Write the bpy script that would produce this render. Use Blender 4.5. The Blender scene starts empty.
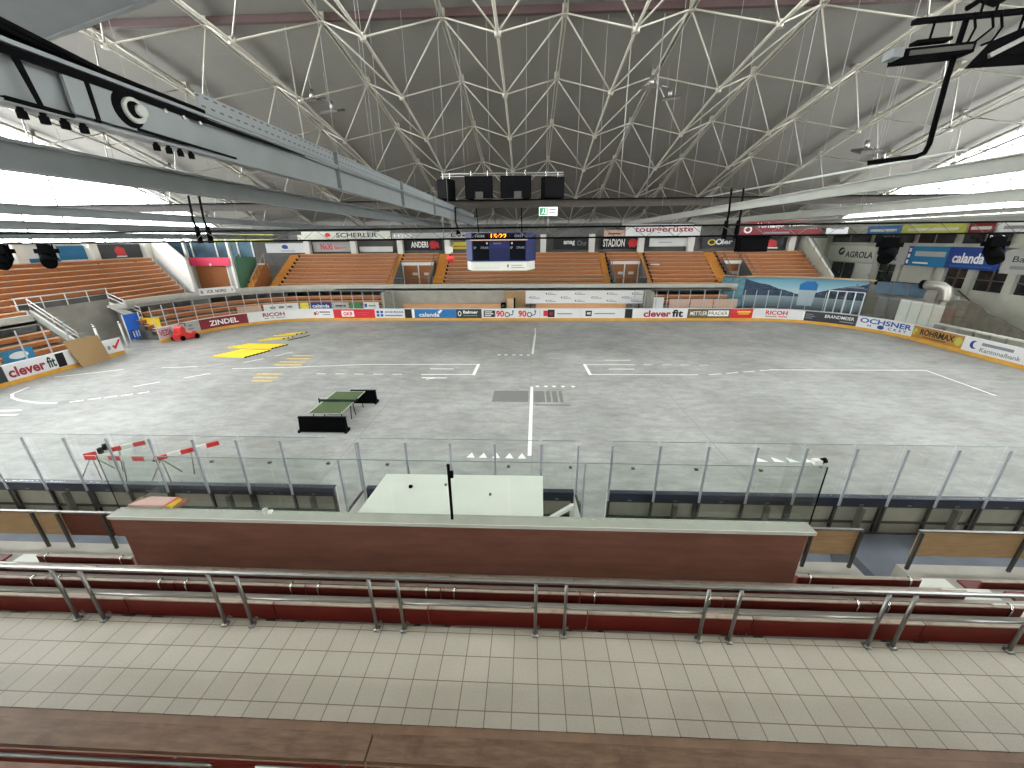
import bpy, bmesh, math, random
from mathutils import Vector, Matrix
random.seed(7)
SC = bpy.context.scene
COL = SC.collection

# ------------------------------------------------------------------ materials
def lin(c):
    c = c / 255.0
    return c / 12.92 if c <= 0.04045 else ((c + 0.055) / 1.055) ** 2.4
def rgb(r, g, b): return (lin(r), lin(g), lin(b), 1.0)
MATS = {}
def mat(name, col, rough=0.6, metal=0.0, noise=0.12, scale=3.0, spec=0.4, emit=None, estr=0.0):
    """Plain procedural material: base colour with a little mottling from a noise texture."""
    if name in MATS: return MATS[name]
    m = bpy.data.materials.new(name); m.use_nodes = True
    nt = m.node_tree; b = nt.nodes['Principled BSDF']
    b.inputs['Roughness'].default_value = rough
    b.inputs['Metallic'].default_value = metal
    b.inputs['Specular IOR Level'].default_value = spec
    c = rgb(*col)
    if noise > 0:
        tc = nt.nodes.new('ShaderNodeTexCoord'); n = nt.nodes.new('ShaderNodeTexNoise')
        n.inputs['Scale'].default_value = scale; n.inputs['Detail'].default_value = 5
        r = nt.nodes.new('ShaderNodeValToRGB')
        r.color_ramp.elements[0].position = 0.3; r.color_ramp.elements[1].position = 0.7
        r.color_ramp.elements[0].color = tuple(v * (1 - noise) for v in c[:3]) + (1,)
        r.color_ramp.elements[1].color = tuple(min(1, v * (1 + noise)) for v in c[:3]) + (1,)
        nt.links.new(tc.outputs['Object'], n.inputs['Vector'])
        nt.links.new(n.outputs['Fac'], r.inputs['Fac'])
        nt.links.new(r.outputs['Color'], b.inputs['Base Color'])
    else:
        b.inputs['Base Color'].default_value = c
    if emit:
        b.inputs['Emission Color'].default_value = rgb(*emit); b.inputs['Emission Strength'].default_value = estr
    MATS[name] = m
    return m

def glass_mat(name, tint, gloss=1.0):
    if name in MATS: return MATS[name]
    m = bpy.data.materials.new(name); m.use_nodes = True; nt = m.node_tree; nt.nodes.clear()
    o = nt.nodes.new('ShaderNodeOutputMaterial'); t = nt.nodes.new('ShaderNodeBsdfTransparent')
    g = nt.nodes.new('ShaderNodeBsdfGlossy'); mx = nt.nodes.new('ShaderNodeMixShader'); f = nt.nodes.new('ShaderNodeFresnel')
    mul = nt.nodes.new('ShaderNodeMath'); mul.operation = 'MULTIPLY'; mul.inputs[1].default_value = gloss
    f.inputs['IOR'].default_value = 1.45
    t.inputs['Color'].default_value = tint; g.inputs['Roughness'].default_value = 0.03
    nt.links.new(f.outputs[0], mul.inputs[0]); nt.links.new(mul.outputs[0], mx.inputs[0])
    nt.links.new(t.outputs[0], mx.inputs[1]); nt.links.new(g.outputs[0], mx.inputs[2])
    nt.links.new(mx.outputs[0], o.inputs[0]); MATS[name] = m
    return m

def node_mat(name, rough=0.6, spec=0.4):
    m = bpy.data.materials.new(name); m.use_nodes = True
    b = m.node_tree.nodes['Principled BSDF']
    b.inputs['Roughness'].default_value = rough; b.inputs['Specular IOR Level'].default_value = spec
    MATS[name] = m
    return m, m.node_tree, b

def ramp(nt, fac, stops):
    r = nt.nodes.new('ShaderNodeValToRGB'); e = r.color_ramp.elements
    while len(e) < len(stops): e.new(0.5)
    for i, (p, c) in enumerate(stops): e[i].position = p; e[i].color = c
    nt.links.new(fac, r.inputs['Fac']); return r.outputs['Color']
def noise(nt, vec, scale, detail=6, rough=0.55, stretch=None):
    if stretch:
        mp = nt.nodes.new('ShaderNodeMapping'); mp.inputs['Scale'].default_value = stretch
        nt.links.new(vec, mp.inputs['Vector']); vec = mp.outputs['Vector']
    n = nt.nodes.new('ShaderNodeTexNoise'); n.inputs['Scale'].default_value = scale
    n.inputs['Detail'].default_value = detail; n.inputs['Roughness'].default_value = rough
    nt.links.new(vec, n.inputs['Vector']); return n.outputs['Fac']
def mixc(nt, a, b, fac, mode='MIX'):
    mx = nt.nodes.new('ShaderNodeMixRGB'); mx.blend_type = mode
    for s, v in ((mx.inputs['Fac'], fac), (mx.inputs['Color1'], a), (mx.inputs['Color2'], b)):
        if hasattr(v, 'is_linked'): nt.links.new(v, s)
        else: s.default_value = v
    return mx.outputs['Color']

# concrete rink slab: mottled grey with worn patches, scuffs and expansion joints
def concrete_floor():
    m, nt, b = node_mat('rink_concrete', 0.5, 0.35)
    tc = nt.nodes.new('ShaderNodeTexCoord').outputs['Object']
    base = ramp(nt, noise(nt, tc, 0.22, 8, 0.6), [(0.3, rgb(138, 138, 133)), (0.7, rgb(171, 171, 166))])
    patch = ramp(nt, noise(nt, tc, 1.1, 8, 0.7, (1.0, 2.2, 1)), [(0.35, (0.72, 0.72, 0.71, 1)), (0.6, (1, 1, 1, 1)), (0.8, (1.1, 1.1, 1.1, 1))])
    c = mixc(nt, base, patch, 1.0, 'MULTIPLY')
    fine = ramp(nt, noise(nt, tc, 9.0, 4, 0.7, (0.6, 2.6, 1)), [(0.3, (0.86, 0.86, 0.86, 1)), (0.7, (1.1, 1.1, 1.1, 1))])
    c = mixc(nt, c, fine, 1.0, 'MULTIPLY')
    br = nt.nodes.new('ShaderNodeTexBrick'); br.offset = 0.0
    br.inputs['Scale'].default_value = 1.0; br.inputs['Mortar Size'].default_value = 0.02
    br.inputs['Brick Width'].default_value = 7.3; br.inputs['Row Height'].default_value = 30.0
    nt.links.new(tc, br.inputs['Vector'])
    c = mixc(nt, c, rgb(132, 131, 127), br.outputs['Fac'])
    nt.links.new(c, b.inputs['Base Color'])
    bp = nt.nodes.new('ShaderNodeBump'); bp.inputs['Strength'].default_value = 0.1
    nt.links.new(noise(nt, tc, 30, 3), bp.inputs['Height']); nt.links.new(bp.outputs[0], b.inputs['Normal'])
    nt.links.new(ramp(nt, noise(nt, tc, 0.6, 5), [(0.3, (0.38,) * 3 + (1,)), (0.7, (0.6,) * 3 + (1,))]), b.inputs['Roughness'])
    return m
def tile_mat():
    m, nt, b = node_mat('walkway_tiles', 0.45, 0.4)
    tc = nt.nodes.new('ShaderNodeTexCoord').outputs['Object']
    br = nt.nodes.new('ShaderNodeTexBrick'); br.offset = 0.0
    br.inputs['Scale'].default_value = 1.0; br.inputs['Mortar Size'].default_value = 0.006
    br.inputs['Brick Width'].default_value = 0.3; br.inputs['Row Height'].default_value = 0.3
    br.inputs['Color1'].default_value = rgb(176, 170, 154); br.inputs['Color2'].default_value = rgb(183, 177, 161)
    br.inputs['Mortar'].default_value = rgb(122, 112, 98)
    mp = nt.nodes.new('ShaderNodeMapping'); mp.inputs['Location'].default_value = (0.06, 0.0, 0)
    nt.links.new(tc, mp.inputs['Vector']); nt.links.new(mp.outputs[0], br.inputs['Vector'])
    c = mixc(nt, br.outputs['Color'], ramp(nt, noise(nt, tc, 40, 3), [(0.3, (0.94,) * 3 + (1,)), (0.7, (1.04,) * 3 + (1,))]), 1.0, 'MULTIPLY')
    c = mixc(nt, c, ramp(nt, noise(nt, tc, 1.2, 5), [(0.3, (0.9, 0.89, 0.87, 1)), (0.7, (1.03,) * 3 + (1,))]), 1.0, 'MULTIPLY')
    nt.links.new(c, b.inputs['Base Color'])
    return m
def roof_mat():
    m, nt, b = node_mat('roof_panels', 0.85, 0.2)
    tc = nt.nodes.new('ShaderNodeTexCoord').outputs['Object']
    base = ramp(nt, noise(nt, tc, 0.15, 5), [(0.3, rgb(88, 86, 80)), (0.7, rgb(98, 95, 88))])
    br = nt.nodes.new('ShaderNodeTexBrick'); br.offset = 0.0
    br.inputs['Scale'].default_value = 1.0; br.inputs['Mortar Size'].default_value = 0.025
    br.inputs['Brick Width'].default_value = 6.0; br.inputs['Row Height'].default_value = 2.72
    mp = nt.nodes.new('ShaderNodeMapping'); mp.inputs['Location'].default_value = (1.4, 0.4, 0)
    nt.links.new(tc, mp.inputs['Vector']); nt.links.new(mp.outputs[0], br.inputs['Vector'])
    nt.links.new(mixc(nt, base, rgb(96, 94, 90), br.outputs['Fac']), b.inputs['Base Color'])
    return m
def wood_mat(name, c1, c2, stretch=(0.6, 8, 8), scale=4, rough=0.55, c3=None):
    m, nt, b = node_mat(name, rough, 0.35)
    tc = nt.nodes.new('ShaderNodeTexCoord').outputs['Object']
    c = ramp(nt, noise(nt, tc, scale, 7, 0.65, stretch), [(0.3, rgb(*c1)), (0.72, rgb(*c2))])
    if c3:
        c = mixc(nt, c, rgb(*c3), ramp(nt, noise(nt, tc, 2.3, 6, 0.7), [(0.52, (0, 0, 0, 1)), (0.68, (0.8, 0.8, 0.8, 1))]))
    nt.links.new(c, b.inputs['Base Color'])
    return m
def mural_mat():
    """Printed lake picture: sky, two mountain flanks and a lake, all from the banner's own height and length."""
    m, nt, b = node_mat('lake_mural_print', 0.5, 0.3)
    uv = nt.nodes.new('ShaderNodeUVMap'); uv.uv_map = 'UVMap'
    sep = nt.nodes.new('ShaderNodeSeparateXYZ'); nt.links.new(uv.outputs[0], sep.inputs[0])
    sky = ramp(nt, sep.outputs['Y'], [(0.5, rgb(196, 214, 214)), (0.72, rgb(150, 192, 202)), (1.0, rgb(96, 156, 182))])
    lake = ramp(nt, sep.outputs['Y'], [(0.0, rgb(84, 96, 104)), (0.2, rgb(128, 142, 148)), (0.45, rgb(160, 176, 182))])
    lake = mixc(nt, lake, ramp(nt, noise(nt, uv.outputs[0], 8, 5, 0.6, (1, 9, 1)), [(0.35, (0.62, 0.66, 0.7, 1)), (0.65, (1.05,) * 3 + (1,))]), 1.0, 'MULTIPLY')
    def math_(op, a, bb):
        n = nt.nodes.new('ShaderNodeMath'); n.operation = op
        for i, v in enumerate((a, bb)):
            if hasattr(v, 'is_linked'): nt.links.new(v, n.inputs[i])
            else: n.inputs[i].default_value = v
        return n.outputs[0]
    c = mixc(nt, lake, sky, math_('GREATER_THAN', sep.outputs['Y'], 0.45))
    # ridge height: high at both ends, low in the middle
    v = math_('ABSOLUTE', math_('SUBTRACT', sep.outputs['X'], 0.52), 0)
    rid = math_('ADD', math_('MULTIPLY', v, 0.95), 0.36)
    rid = math_('ADD', rid, math_('MULTIPLY', noise(nt, uv.outputs[0], 7, 6, 0.6, (1, 0.05, 1)), 0.2))
    inm = math_('MULTIPLY', math_('LESS_THAN', sep.outputs['Y'], rid), math_('GREATER_THAN', sep.outputs['Y'], 0.40))
    mont = ramp(nt, noise(nt, uv.outputs[0], 14, 7, 0.7), [(0.35, rgb(26, 40, 58)), (0.6, rgb(66, 84, 106)), (0.8, rgb(160, 178, 194))])
    c = mixc(nt, c, mont, inm)
    nt.links.new(c, b.inputs['Base Color'])
    return m

def tray_mat():
    m, nt, b = node_mat('perforated_tray', 0.5, 0.3)
    tc = nt.nodes.new('ShaderNodeTexCoord').outputs['Object']
    sp = nt.nodes.new('ShaderNodeSeparateXYZ'); nt.links.new(tc, sp.inputs[0])
    cb = nt.nodes.new('ShaderNodeCombineXYZ'); nt.links.new(sp.outputs['Y'], cb.inputs['X']); nt.links.new(sp.outputs['Z'], cb.inputs['Y'])
    br = nt.nodes.new('ShaderNodeTexBrick'); br.offset = 0.5
    br.inputs['Scale'].default_value = 1.0; br.inputs['Mortar Size'].default_value = 0.042; br.inputs['Mortar Smooth'].default_value = 0.0
    br.inputs['Brick Width'].default_value = 0.16; br.inputs['Row Height'].default_value = 0.105
    br.inputs['Color1'].default_value = br.inputs['Color2'].default_value = rgb(60, 60, 58); br.inputs['Mortar'].default_value = rgb(118, 122, 121)
    nt.links.new(cb.outputs[0], br.inputs['Vector']); nt.links.new(br.outputs['Color'], b.inputs['Base Color'])
    return m
M_TRAY = tray_mat()
M_FLOOR = concrete_floor(); M_TILE = tile_mat(); M_ROOF = roof_mat()
M_STEEL = mat('painted_truss_steel', (128, 124, 112), 0.5, 0.0, 0.06)
M_GIRD = mat('girder_grey_paint', (116, 120, 119), 0.45, 0.0, 0.07, 2)
M_GIRD2 = mat('girder_pale_paint', (160, 161, 152), 0.5, 0.0, 0.06, 2)
M_DKBEAM = mat('dark_brown_beam', (60, 54, 47), 0.6)
M_MAROON = mat('dark_ridge_paint', (52, 34, 30), 0.7)
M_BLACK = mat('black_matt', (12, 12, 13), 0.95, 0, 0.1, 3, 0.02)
M_BLACKG = mat('black_gloss', (9, 9, 10), 0.6, 0, 0.0, 3, 0.05)
M_WIRE = mat('grey_wire', (120, 119, 112), 0.6, 0.2, 0)
M_GALV = mat('galvanised_tube', (132, 131, 126), 0.35, 0.85, 0.08, 6)
M_ALU = mat('aluminium_post', (178, 181, 188), 0.4, 0.25, 0.05)
M_GEDGE = mat('glass_edge_green', (128, 142, 136), 0.3, 0, 0)
M_CHROME = mat('bright_metal', (215, 215, 212), 0.2, 1.0, 0.0)
M_CONC = mat('stand_concrete', (158, 154, 143), 0.8, 0, 0.12, 1.2)
M_CONCD = mat('dark_concrete', (104, 103, 100), 0.85, 0, 0.15, 1.0)
M_BLUEGREY = mat('bluegrey_floor_paint', (92, 98, 106), 0.6, 0, 0.14, 1.5)
M_WHITEP = mat('white_paint', (226, 225, 219), 0.6, 0, 0.04)
M_OFFW = mat('offwhite_panel', (206, 208, 196), 0.5, 0, 0.05, 1.0)
M_REDB = wood_mat('red_lacquered_bench', (82, 18, 12), (112, 30, 18), (0.7, 3, 6), 3)
M_PLANKW = wood_mat('worn_bench_plank', (138, 122, 104), (178, 166, 148), (0.5, 9, 9), 3, 0.6, (128, 92, 76))
M_BROWNB = wood_mat('brown_box_board', (112, 74, 60), (138, 94, 78), (0.3, 0.3, 2), 3)
M_FRONTW = wood_mat('foreground_bench_wood', (82, 60, 44), (124, 100, 78), (0.8, 5, 9), 4, 0.5, (78, 48, 36))
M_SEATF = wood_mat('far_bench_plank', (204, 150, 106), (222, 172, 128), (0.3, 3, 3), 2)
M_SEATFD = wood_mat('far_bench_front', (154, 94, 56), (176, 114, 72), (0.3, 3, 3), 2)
M_PLY = wood_mat('plywood', (152, 122, 84), (178, 148, 108), (0.8, 6, 6), 3)
M_PLYD = wood_mat('dark_plywood', (82, 40, 26), (104, 54, 36), (0.8, 6, 6), 3)
M_PLYR = wood_mat('reddish_plywood', (124, 74, 56), (146, 92, 72), (0.8, 6, 6), 3)
M_ORANGE = mat('orange_step_paint', (196, 130, 44), 0.6, 0, 0.15, 4)
M_KICK = mat('yellow_kick_strip', (214, 160, 62), 0.45, 0, 0.1, 1.5)
M_BOARDW = mat('white_board_plastic', (222, 222, 220), 0.4, 0, 0.04, 0.7)
M_CAP = mat('navy_cap_plastic', (40, 46, 58), 0.4, 0, 0.08)
M_BACKP = mat('board_back_panel', (150, 148, 132), 0.6, 0, 0.08)
M_BACKF = mat('board_back_frame', (62, 60, 54), 0.6, 0, 0.1)
M_GLASS = glass_mat('clear_rink_glass', (0.985, 0.992, 0.988, 1), 0.12)
M_GLASSB = glass_mat('box_glass', (0.962, 0.985, 0.972, 1), 0.12)
M_WINGLASS = glass_mat('window_glass', (0.97, 0.98, 0.98, 1), 0.5)
M_BLUEGL = glass_mat('blue_tinted_glass', (0.3, 0.42, 0.52, 1), 1.0)
M_DARKGL = mat('dark_window_pane', (36, 38, 40), 0.15, 0, 0.1, 1.0, 0.6)
M_TTGREEN = mat('table_tennis_green', (70, 86, 54), 0.55, 0, 0.06)
M_RED = mat('signal_red', (206, 52, 48), 0.45, 0, 0.08)
M_YEL = mat('yellow_plastic', (236, 204, 38), 0.5, 0, 0.12, 3)
M_LINEW = mat('white_floor_paint', (232, 232, 226), 0.6, 0, 0.08, 2)
M_LINEY = mat('faded_yellow_floor_paint', (204, 180, 112), 0.65, 0, 0.15, 4)
M_GRATE = mat('dark_drain_grate', (112, 111, 107), 0.7, 0, 0.2, 14)
M_NAVY = mat('scoreboard_blue', (20, 33, 88), 0.5, 0, 0.06)
M_NAVYD = mat('scoreboard_dark_screen', (6, 8, 18), 0.7, 0, 0.1, 3, 0.1)
M_LAV = mat('scoreboard_pale_side', (86, 92, 126), 0.5, 0, 0.04)
M_AMBER = mat('amber_led', (255, 190, 40), 0.4, 0, 0.0, emit=(255, 140, 15), estr=2.2)
M_EXIT = mat('exit_sign_green', (30, 130, 80), 0.4, 0, 0.0, emit=(40, 150, 100), estr=0.35)
M_EXITW = mat('exit_sign_white', (235, 240, 236), 0.4, 0, 0.0, emit=(230, 240, 235), estr=0.5)
M_ADRED = mat('ad_red', (206, 44, 52), 0.45, 0, 0.04)
M_ADPINK = mat('ad_pink_red', (222, 66, 98), 0.45, 0, 0.04)
M_ADMAR = mat('ad_maroon', (128, 34, 44), 0.5, 0, 0.04)
M_ADBLUE = mat('ad_blue', (44, 112, 170), 0.45, 0, 0.1, 0.6)
M_ADTEAL = mat('ad_teal_blue', (34, 118, 160), 0.45, 0, 0.1, 0.6)
M_ADNAVY = mat('ad_navy', (34, 64, 136), 0.45, 0, 0.06)
M_ADDGREEN = mat('ad_dark_green', (34, 52, 46), 0.5, 0, 0.06)
M_ADDARK = mat('ad_anthracite', (52, 56, 60), 0.5, 0, 0.05)
M_ADBROWN = mat('ad_brown', (104, 86, 60), 0.5, 0, 0.06)
M_ADTAN = mat('ad_tan', (176, 128, 62), 0.5, 0, 0.14, 2)
M_ADGREY = mat('ad_grey', (176, 176, 172), 0.5, 0, 0.04)
M_ADYEL = mat('ad_yellow', (226, 208, 80), 0.5, 0, 0.06)
M_ADLIME = mat('ad_lime', (186, 186, 84), 0.5, 0, 0.06)
M_ADGREEN = mat('ad_green', (70, 130, 84), 0.5, 0, 0.06)
M_INKK = mat('ink_black', (24, 24, 26), 0.5, 0, 0.0)
M_INKW = mat('ink_white', (238, 238, 236), 0.5, 0, 0.0)
M_INKGREY = mat('ink_grey', (132, 134, 138), 0.5, 0, 0.0)
M_INKRED = mat('ink_red', (206, 40, 54), 0.5, 0, 0.0)
M_INKMAR = mat('ink_maroon', (150, 40, 60), 0.5, 0, 0.0)
M_INKBLUE = mat('ink_blue', (38, 84, 160), 0.5, 0, 0.0)
M_INKYEL = mat('ink_yellow', (232, 204, 60), 0.5, 0, 0.0)
M_INKGREEN = mat('ink_green', (70, 120, 70), 0.5, 0, 0.0)
M_GREENW = mat('dark_green_wall', (86, 132, 106), 0.7, 0, 0.08)
M_SHUT = wood_mat('wooden_shutter', (150, 92, 52), (172, 112, 68), (0.4, 3, 8), 3)
M_NET = mat('grey_tarpaulin', (104, 99, 88), 0.9, 0, 0.18, 3)
M_CARD = mat('pale_wood_board', (196, 168, 132), 0.7, 0, 0.08)
M_PINKP = mat('pinkish_board', (196, 166, 148), 0.7, 0, 0.06)
M_PINKPAPER = mat('pale_pink_paper', (206, 164, 156), 0.7, 0, 0.04)
M_BLUEDOOR = mat('bright_blue_sheet', (42, 104, 206), 0.5, 0, 0.05)
M_MURAL = mural_mat()
M_MURALT = mat('mural_teal_print', (92, 138, 150), 0.5, 0, 0.45, 1.6)

# ------------------------------------------------------------------ mesh builder
class MB:
    def __init__(s): s.v = []; s.f = []; s.uv = None
    def add(s, vs, fs):
        o = len(s.v); s.v += [tuple(v) for v in vs]; s.f += [tuple(i + o for i in f) for f in fs]; return s
    def box(s, x0, x1, y0, y1, z0, z1):
        vs = [(x, y, z) for z in (z0, z1) for y in (y0, y1) for x in (x0, x1)]
        return s.add(vs, [(0, 2, 3, 1), (4, 5, 7, 6), (0, 1, 5, 4), (2, 6, 7, 3), (0, 4, 6, 2), (1, 3, 7, 5)])
    def bar(s, p, q, w, h=None, up=(0, 0, 1)):
        """rectangular bar from p to q; w across, h along 'up'"""
        h = h or w; p = Vector(p); q = Vector(q); d = (q - p).normalized(); u = Vector(up)
        if abs(d.dot(u)) > 0.98: u = Vector((0, 1, 0))
        a = d.cross(u).normalized() * w / 2; b = a.cross(d).normalized() * h / 2
        vs = [c + i * a + j * b for c in (p, q) for i, j in ((-1, -1), (1, -1), (1, 1), (-1, 1))]
        return s.add(vs, [(0, 3, 2, 1), (4, 5, 6, 7), (0, 1, 5, 4), (1, 2, 6, 5), (2, 3, 7, 6), (3, 0, 4, 7)])
    def tube(s, pts, r, n=8, cap=True):
        pts = [Vector(p) for p in pts]; rings = []; m = len(pts)
        rr = r if isinstance(r, (list, tuple)) else [r] * m
        prev = None
        for i, p in enumerate(pts):
            d = (pts[min(i + 1, m - 1)] - pts[max(i - 1, 0)]).normalized()
            if prev is None:
                u = Vector((0, 0, 1)) if abs(d.z) < 0.9 else Vector((0, 1, 0))
                a = d.cross(u).normalized()
            else:
                a = (prev - d * prev.dot(d)).normalized()
            prev = a; b = d.cross(a)
            rings.append([p + rr[i] * (math.cos(t) * a + math.sin(t) * b) for t in (2 * math.pi * k / n for k in range(n))])
        fs = []
        for i in range(m - 1):
            for k in range(n):
                k2 = (k + 1) % n; fs.append((i * n + k, i * n + k2, (i + 1) * n + k2, (i + 1) * n + k))
        if cap: fs += [tuple(range(n - 1, -1, -1)), tuple(range((m - 1) * n, m * n))]
        return s.add([v for r_ in rings for v in r_], fs)
    def disc(s, c, ax, r, t, n=16):
        c = Vector(c); ax = Vector(ax).normalized(); return s.tube([c, c + ax * t], r, n)
    def prism(s, poly, off):
        """polygon (3-D points) extruded by vector off"""
        n = len(poly); off = Vector(off); a = [Vector(p) for p in poly]
        vs = a + [p + off for p in a]
        return s.add(vs, [tuple(range(n - 1, -1, -1)), tuple(range(n, 2 * n))] + [(i, (i + 1) % n, n + (i + 1) % n, n + i) for i in range(n)])
    def sweep(s, secs, closed=True):
        """list of equal-length cross sections (lists of points)"""
        n = len(secs[0]); m = len(secs); fs = []
        for i in range(m - 1):
            for k in range(n):
                k2 = (k + 1) % n; fs.append((i * n + k, i * n + k2, (i + 1) * n + k2, (i + 1) * n + k))
        fs += [tuple(range(n - 1, -1, -1)), tuple(range((m - 1) * n, m * n))]
        return s.add([p for c in secs for p in c], fs)
    def slab(s, P, s0, s1, d0, d1, z0, z1, step=0.8):
        """box that follows the rink outline P(s, offset)"""
        n = max(1, int(math.ceil(abs(s1 - s0) / step))) if P in (BP,) else 1
        secs = []
        for i in range(n + 1):
            t = s0 + (s1 - s0) * i / n; a = P(t, d0); b = P(t, d1)
            secs.append([(a[0], a[1], z0), (a[0], a[1], z1), (b[0], b[1], z1), (b[0], b[1], z0)])
        return s.sweep(secs)
    def obj(s, name, m, parent=None, smooth=False, org=None):
        o = Vector(org) if org is not None else (Vector(parent['_o']) if parent is not None and '_o' in parent else Vector((0, 0, 0)))
        me = bpy.data.meshes.new(name); me.from_pydata([tuple(Vector(v) - o) for v in s.v], [], s.f)
        bm = bmesh.new(); bm.from_mesh(me); bmesh.ops.recalc_face_normals(bm, faces=bm.faces)
        bm.to_mesh(me); bm.free()
        if smooth:
            for p in me.polygons: p.use_smooth = len(p.vertices) == 4
        me.materials.append(m)
        ob = bpy.data.objects.new(name, me); COL.objects.link(ob)
        if parent is not None: ob.parent = parent; ob['_o'] = tuple(o)
        else: ob.location = o
        return ob

def thing(name, label, cat, loc, group=None):
    o = bpy.data.objects.new(name, None); COL.objects.link(o); o.location = loc; o['_o'] = tuple(loc)
    o.empty_display_size = 0.2
    o['label'] = label; o['category'] = cat
    if group: o['group'] = group
    return o
def tag(o, label, cat, group=None):
    o['label'] = label; o['category'] = cat
    if group: o['group'] = group
    return o
def struct(o):
    o['kind'] = 'structure'; return o
def copy_tree(o, loc, label=None):
    """copy of a thing with copies of its parts and sub-parts; mesh data is shared"""
    c = o.copy(); COL.objects.link(c); c.location = loc
    if label: c['label'] = label
    def rec(a, b):
        for ch in list(a.children):
            d = ch.copy(); COL.objects.link(d); d.parent = b; rec(ch, d)
    rec(o, c)
    return c
ORD = ['first', 'second', 'third', 'fourth', 'fifth', 'sixth', 'seventh', 'eighth', 'ninth', 'tenth', 'eleventh', 'twelfth', 'thirteenth',
       'fourteenth', 'fifteenth', 'sixteenth', 'seventeenth', 'eighteenth', 'nineteenth', 'twentieth']

# ------------------------------------------------------------------ lettering
_TC = {}
def text_geo(t, bold=0.0):
    k = (t, bold)
    if k not in _TC:
        cu = bpy.data.curves.new('t', 'FONT'); cu.body = t; cu.size = 1.0; cu.offset = bold; cu.resolution_u = 3
        ob = bpy.data.objects.new('t', cu); COL.objects.link(ob)
        bpy.context.view_layer.update()
        me = bpy.data.meshes.new_from_object(ob.evaluated_get(bpy.context.evaluated_depsgraph_get()))
        vs = [v.co.copy() for v in me.vertices]; fs = [tuple(p.vertices) for p in me.polygons]
        bpy.data.objects.remove(ob); bpy.data.meshes.remove(me); bpy.data.curves.remove(cu)
        x0 = min(v.x for v in vs); x1 = max(v.x for v in vs); y0 = min(v.y for v in vs); y1 = max(v.y for v in vs)
        _TC[k] = ([((v.x - x0) / (x1 - x0), (v.y - y0) / (y1 - y0)) for v in vs], fs)
    return _TC[k]
def marks(items, mp, parent, thick=None):
    """items drawn on a surface mp(u,v,lift)->point; one child mesh per ink and kind"""
    groups = {}
    for i, it in enumerate(items):
        k = it[0]; ink = it[-1]
        key = ('lettering' if k == 't' else 'printed_shape', ink.name)
        mb = groups.setdefault(key, (MB(), ink))[0]
        lift = 0.006 + 0.0012 * i
        if k == 't':
            _, s, u0, u1, v0, v1, bold, _ = it
            vs, fs = text_geo(s, bold)
            mb.add([mp(u0 + a * (u1 - u0), v0 + b * (v1 - v0), lift + 0.004) for a, b in vs], fs)
        elif k == 'r':
            _, u0, u1, v0, v1, _ = it
            n = 8; vs = []; fs = []
            for j in range(n + 1):
                u = u0 + (u1 - u0) * j / n; vs += [mp(u, v0, lift), mp(u, v1, lift)]
                if j: fs.append((2 * j - 2, 2 * j, 2 * j + 1, 2 * j - 1))
            mb.add(vs, fs)
        elif k == 'p':
            mb.add([mp(u, v, lift) for u, v in it[1]], [tuple(range(len(it[1])))])
        elif k == 'e':
            _, u, v, ru, rv, _ = it
            mb.add([mp(u + ru * math.cos(t), v + rv * math.sin(t), lift) for t in (2 * math.pi * q / 20 for q in range(20))], [tuple(range(20))])
        elif k == 'ring':
            _, u, v, ru, rv, w, _ = it
            N = 20; vs = []; fs = []
            for q in range(N):
                t = 2 * math.pi * q / N
                vs += [mp(u + ru * math.cos(t), v + rv * math.sin(t), lift), mp(u + ru * (1 - w) * math.cos(t), v + rv * (1 - w) * math.sin(t), lift)]
                fs.append((2 * q, (2 * q + 2) % (2 * N), (2 * q + 3) % (2 * N), 2 * q + 1))
            mb.add(vs, fs)
    for (nm, _), (mb, ink) in groups.items(): mb.obj(nm, ink, parent)

# ------------------------------------------------------------------ rink outline
RL, RW, RR, RYC = 30.27, 15.0, 8.46, 24.15
def BP(s, d=0.0):
    """point on the rink outline at arc length s from the far centre spot, d outward"""
    sg = 1 if s >= 0 else -1; s = abs(s); a = RL - RR; c = RR * math.pi / 2; b = 2 * (RW - RR)
    if s <= a: x, y = s, RW + d
    elif s <= a + c:
        t = (s - a) / RR; x, y = a + math.sin(t) * (RR + d), RW - RR + math.cos(t) * (RR + d)
    elif s <= a + c + b: x, y = RL + d, RW - RR - (s - a - c)
    else:
        t = (s - a - c - b) / RR; x, y = a + math.cos(t) * (RR + d), -(RW - RR) - math.sin(t) * (RR + d)
    return (sg * x, RYC + y)
def NP(s, d=0.0): return (s, 9.15 - d)          # near side, s = x

# ------------------------------------------------------------------ camera
F = 387.08
def rotm(p, y, r):
    cp, sp, cy, sy, cr, sr = math.cos(p), math.sin(p), math.cos(y), math.sin(y), math.cos(r), math.sin(r)
    f = Vector((-sy * cp, cy * cp, -sp)); rr = Vector((cy, sy, 0)); u = rr.cross(f)
    return cr * rr + sr * u, -sr * rr + cr * u, f
CR, CU, CF = rotm(.3581, .0451, -.0085)
cd = bpy.data.cameras.new('camera'); cd.sensor_width = 36; cd.lens = F / 1024 * 36; cd.clip_end = 400; cd.clip_start = 0.05
cam = bpy.data.objects.new('camera', cd); COL.objects.link(cam)
mw = Matrix((CR, CU, -CF)).transposed().to_4x4(); mw.translation = Vector((-.145, 0, 7.77)); cam.matrix_world = mw
SC.camera = cam

# ------------------------------------------------------------------ world and view
GROUND_BOOST = 4.0
SKY_SIDE = 9.5
SKY_LO, SKY_HI = 1.3, 9.6
w = bpy.data.worlds.new('overcast_sky'); SC.world = w; w.use_nodes = True
bg = w.node_tree.nodes['Background']; bg.inputs['Color'].default_value = (0.95, 0.975, 1.0, 1)
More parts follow.
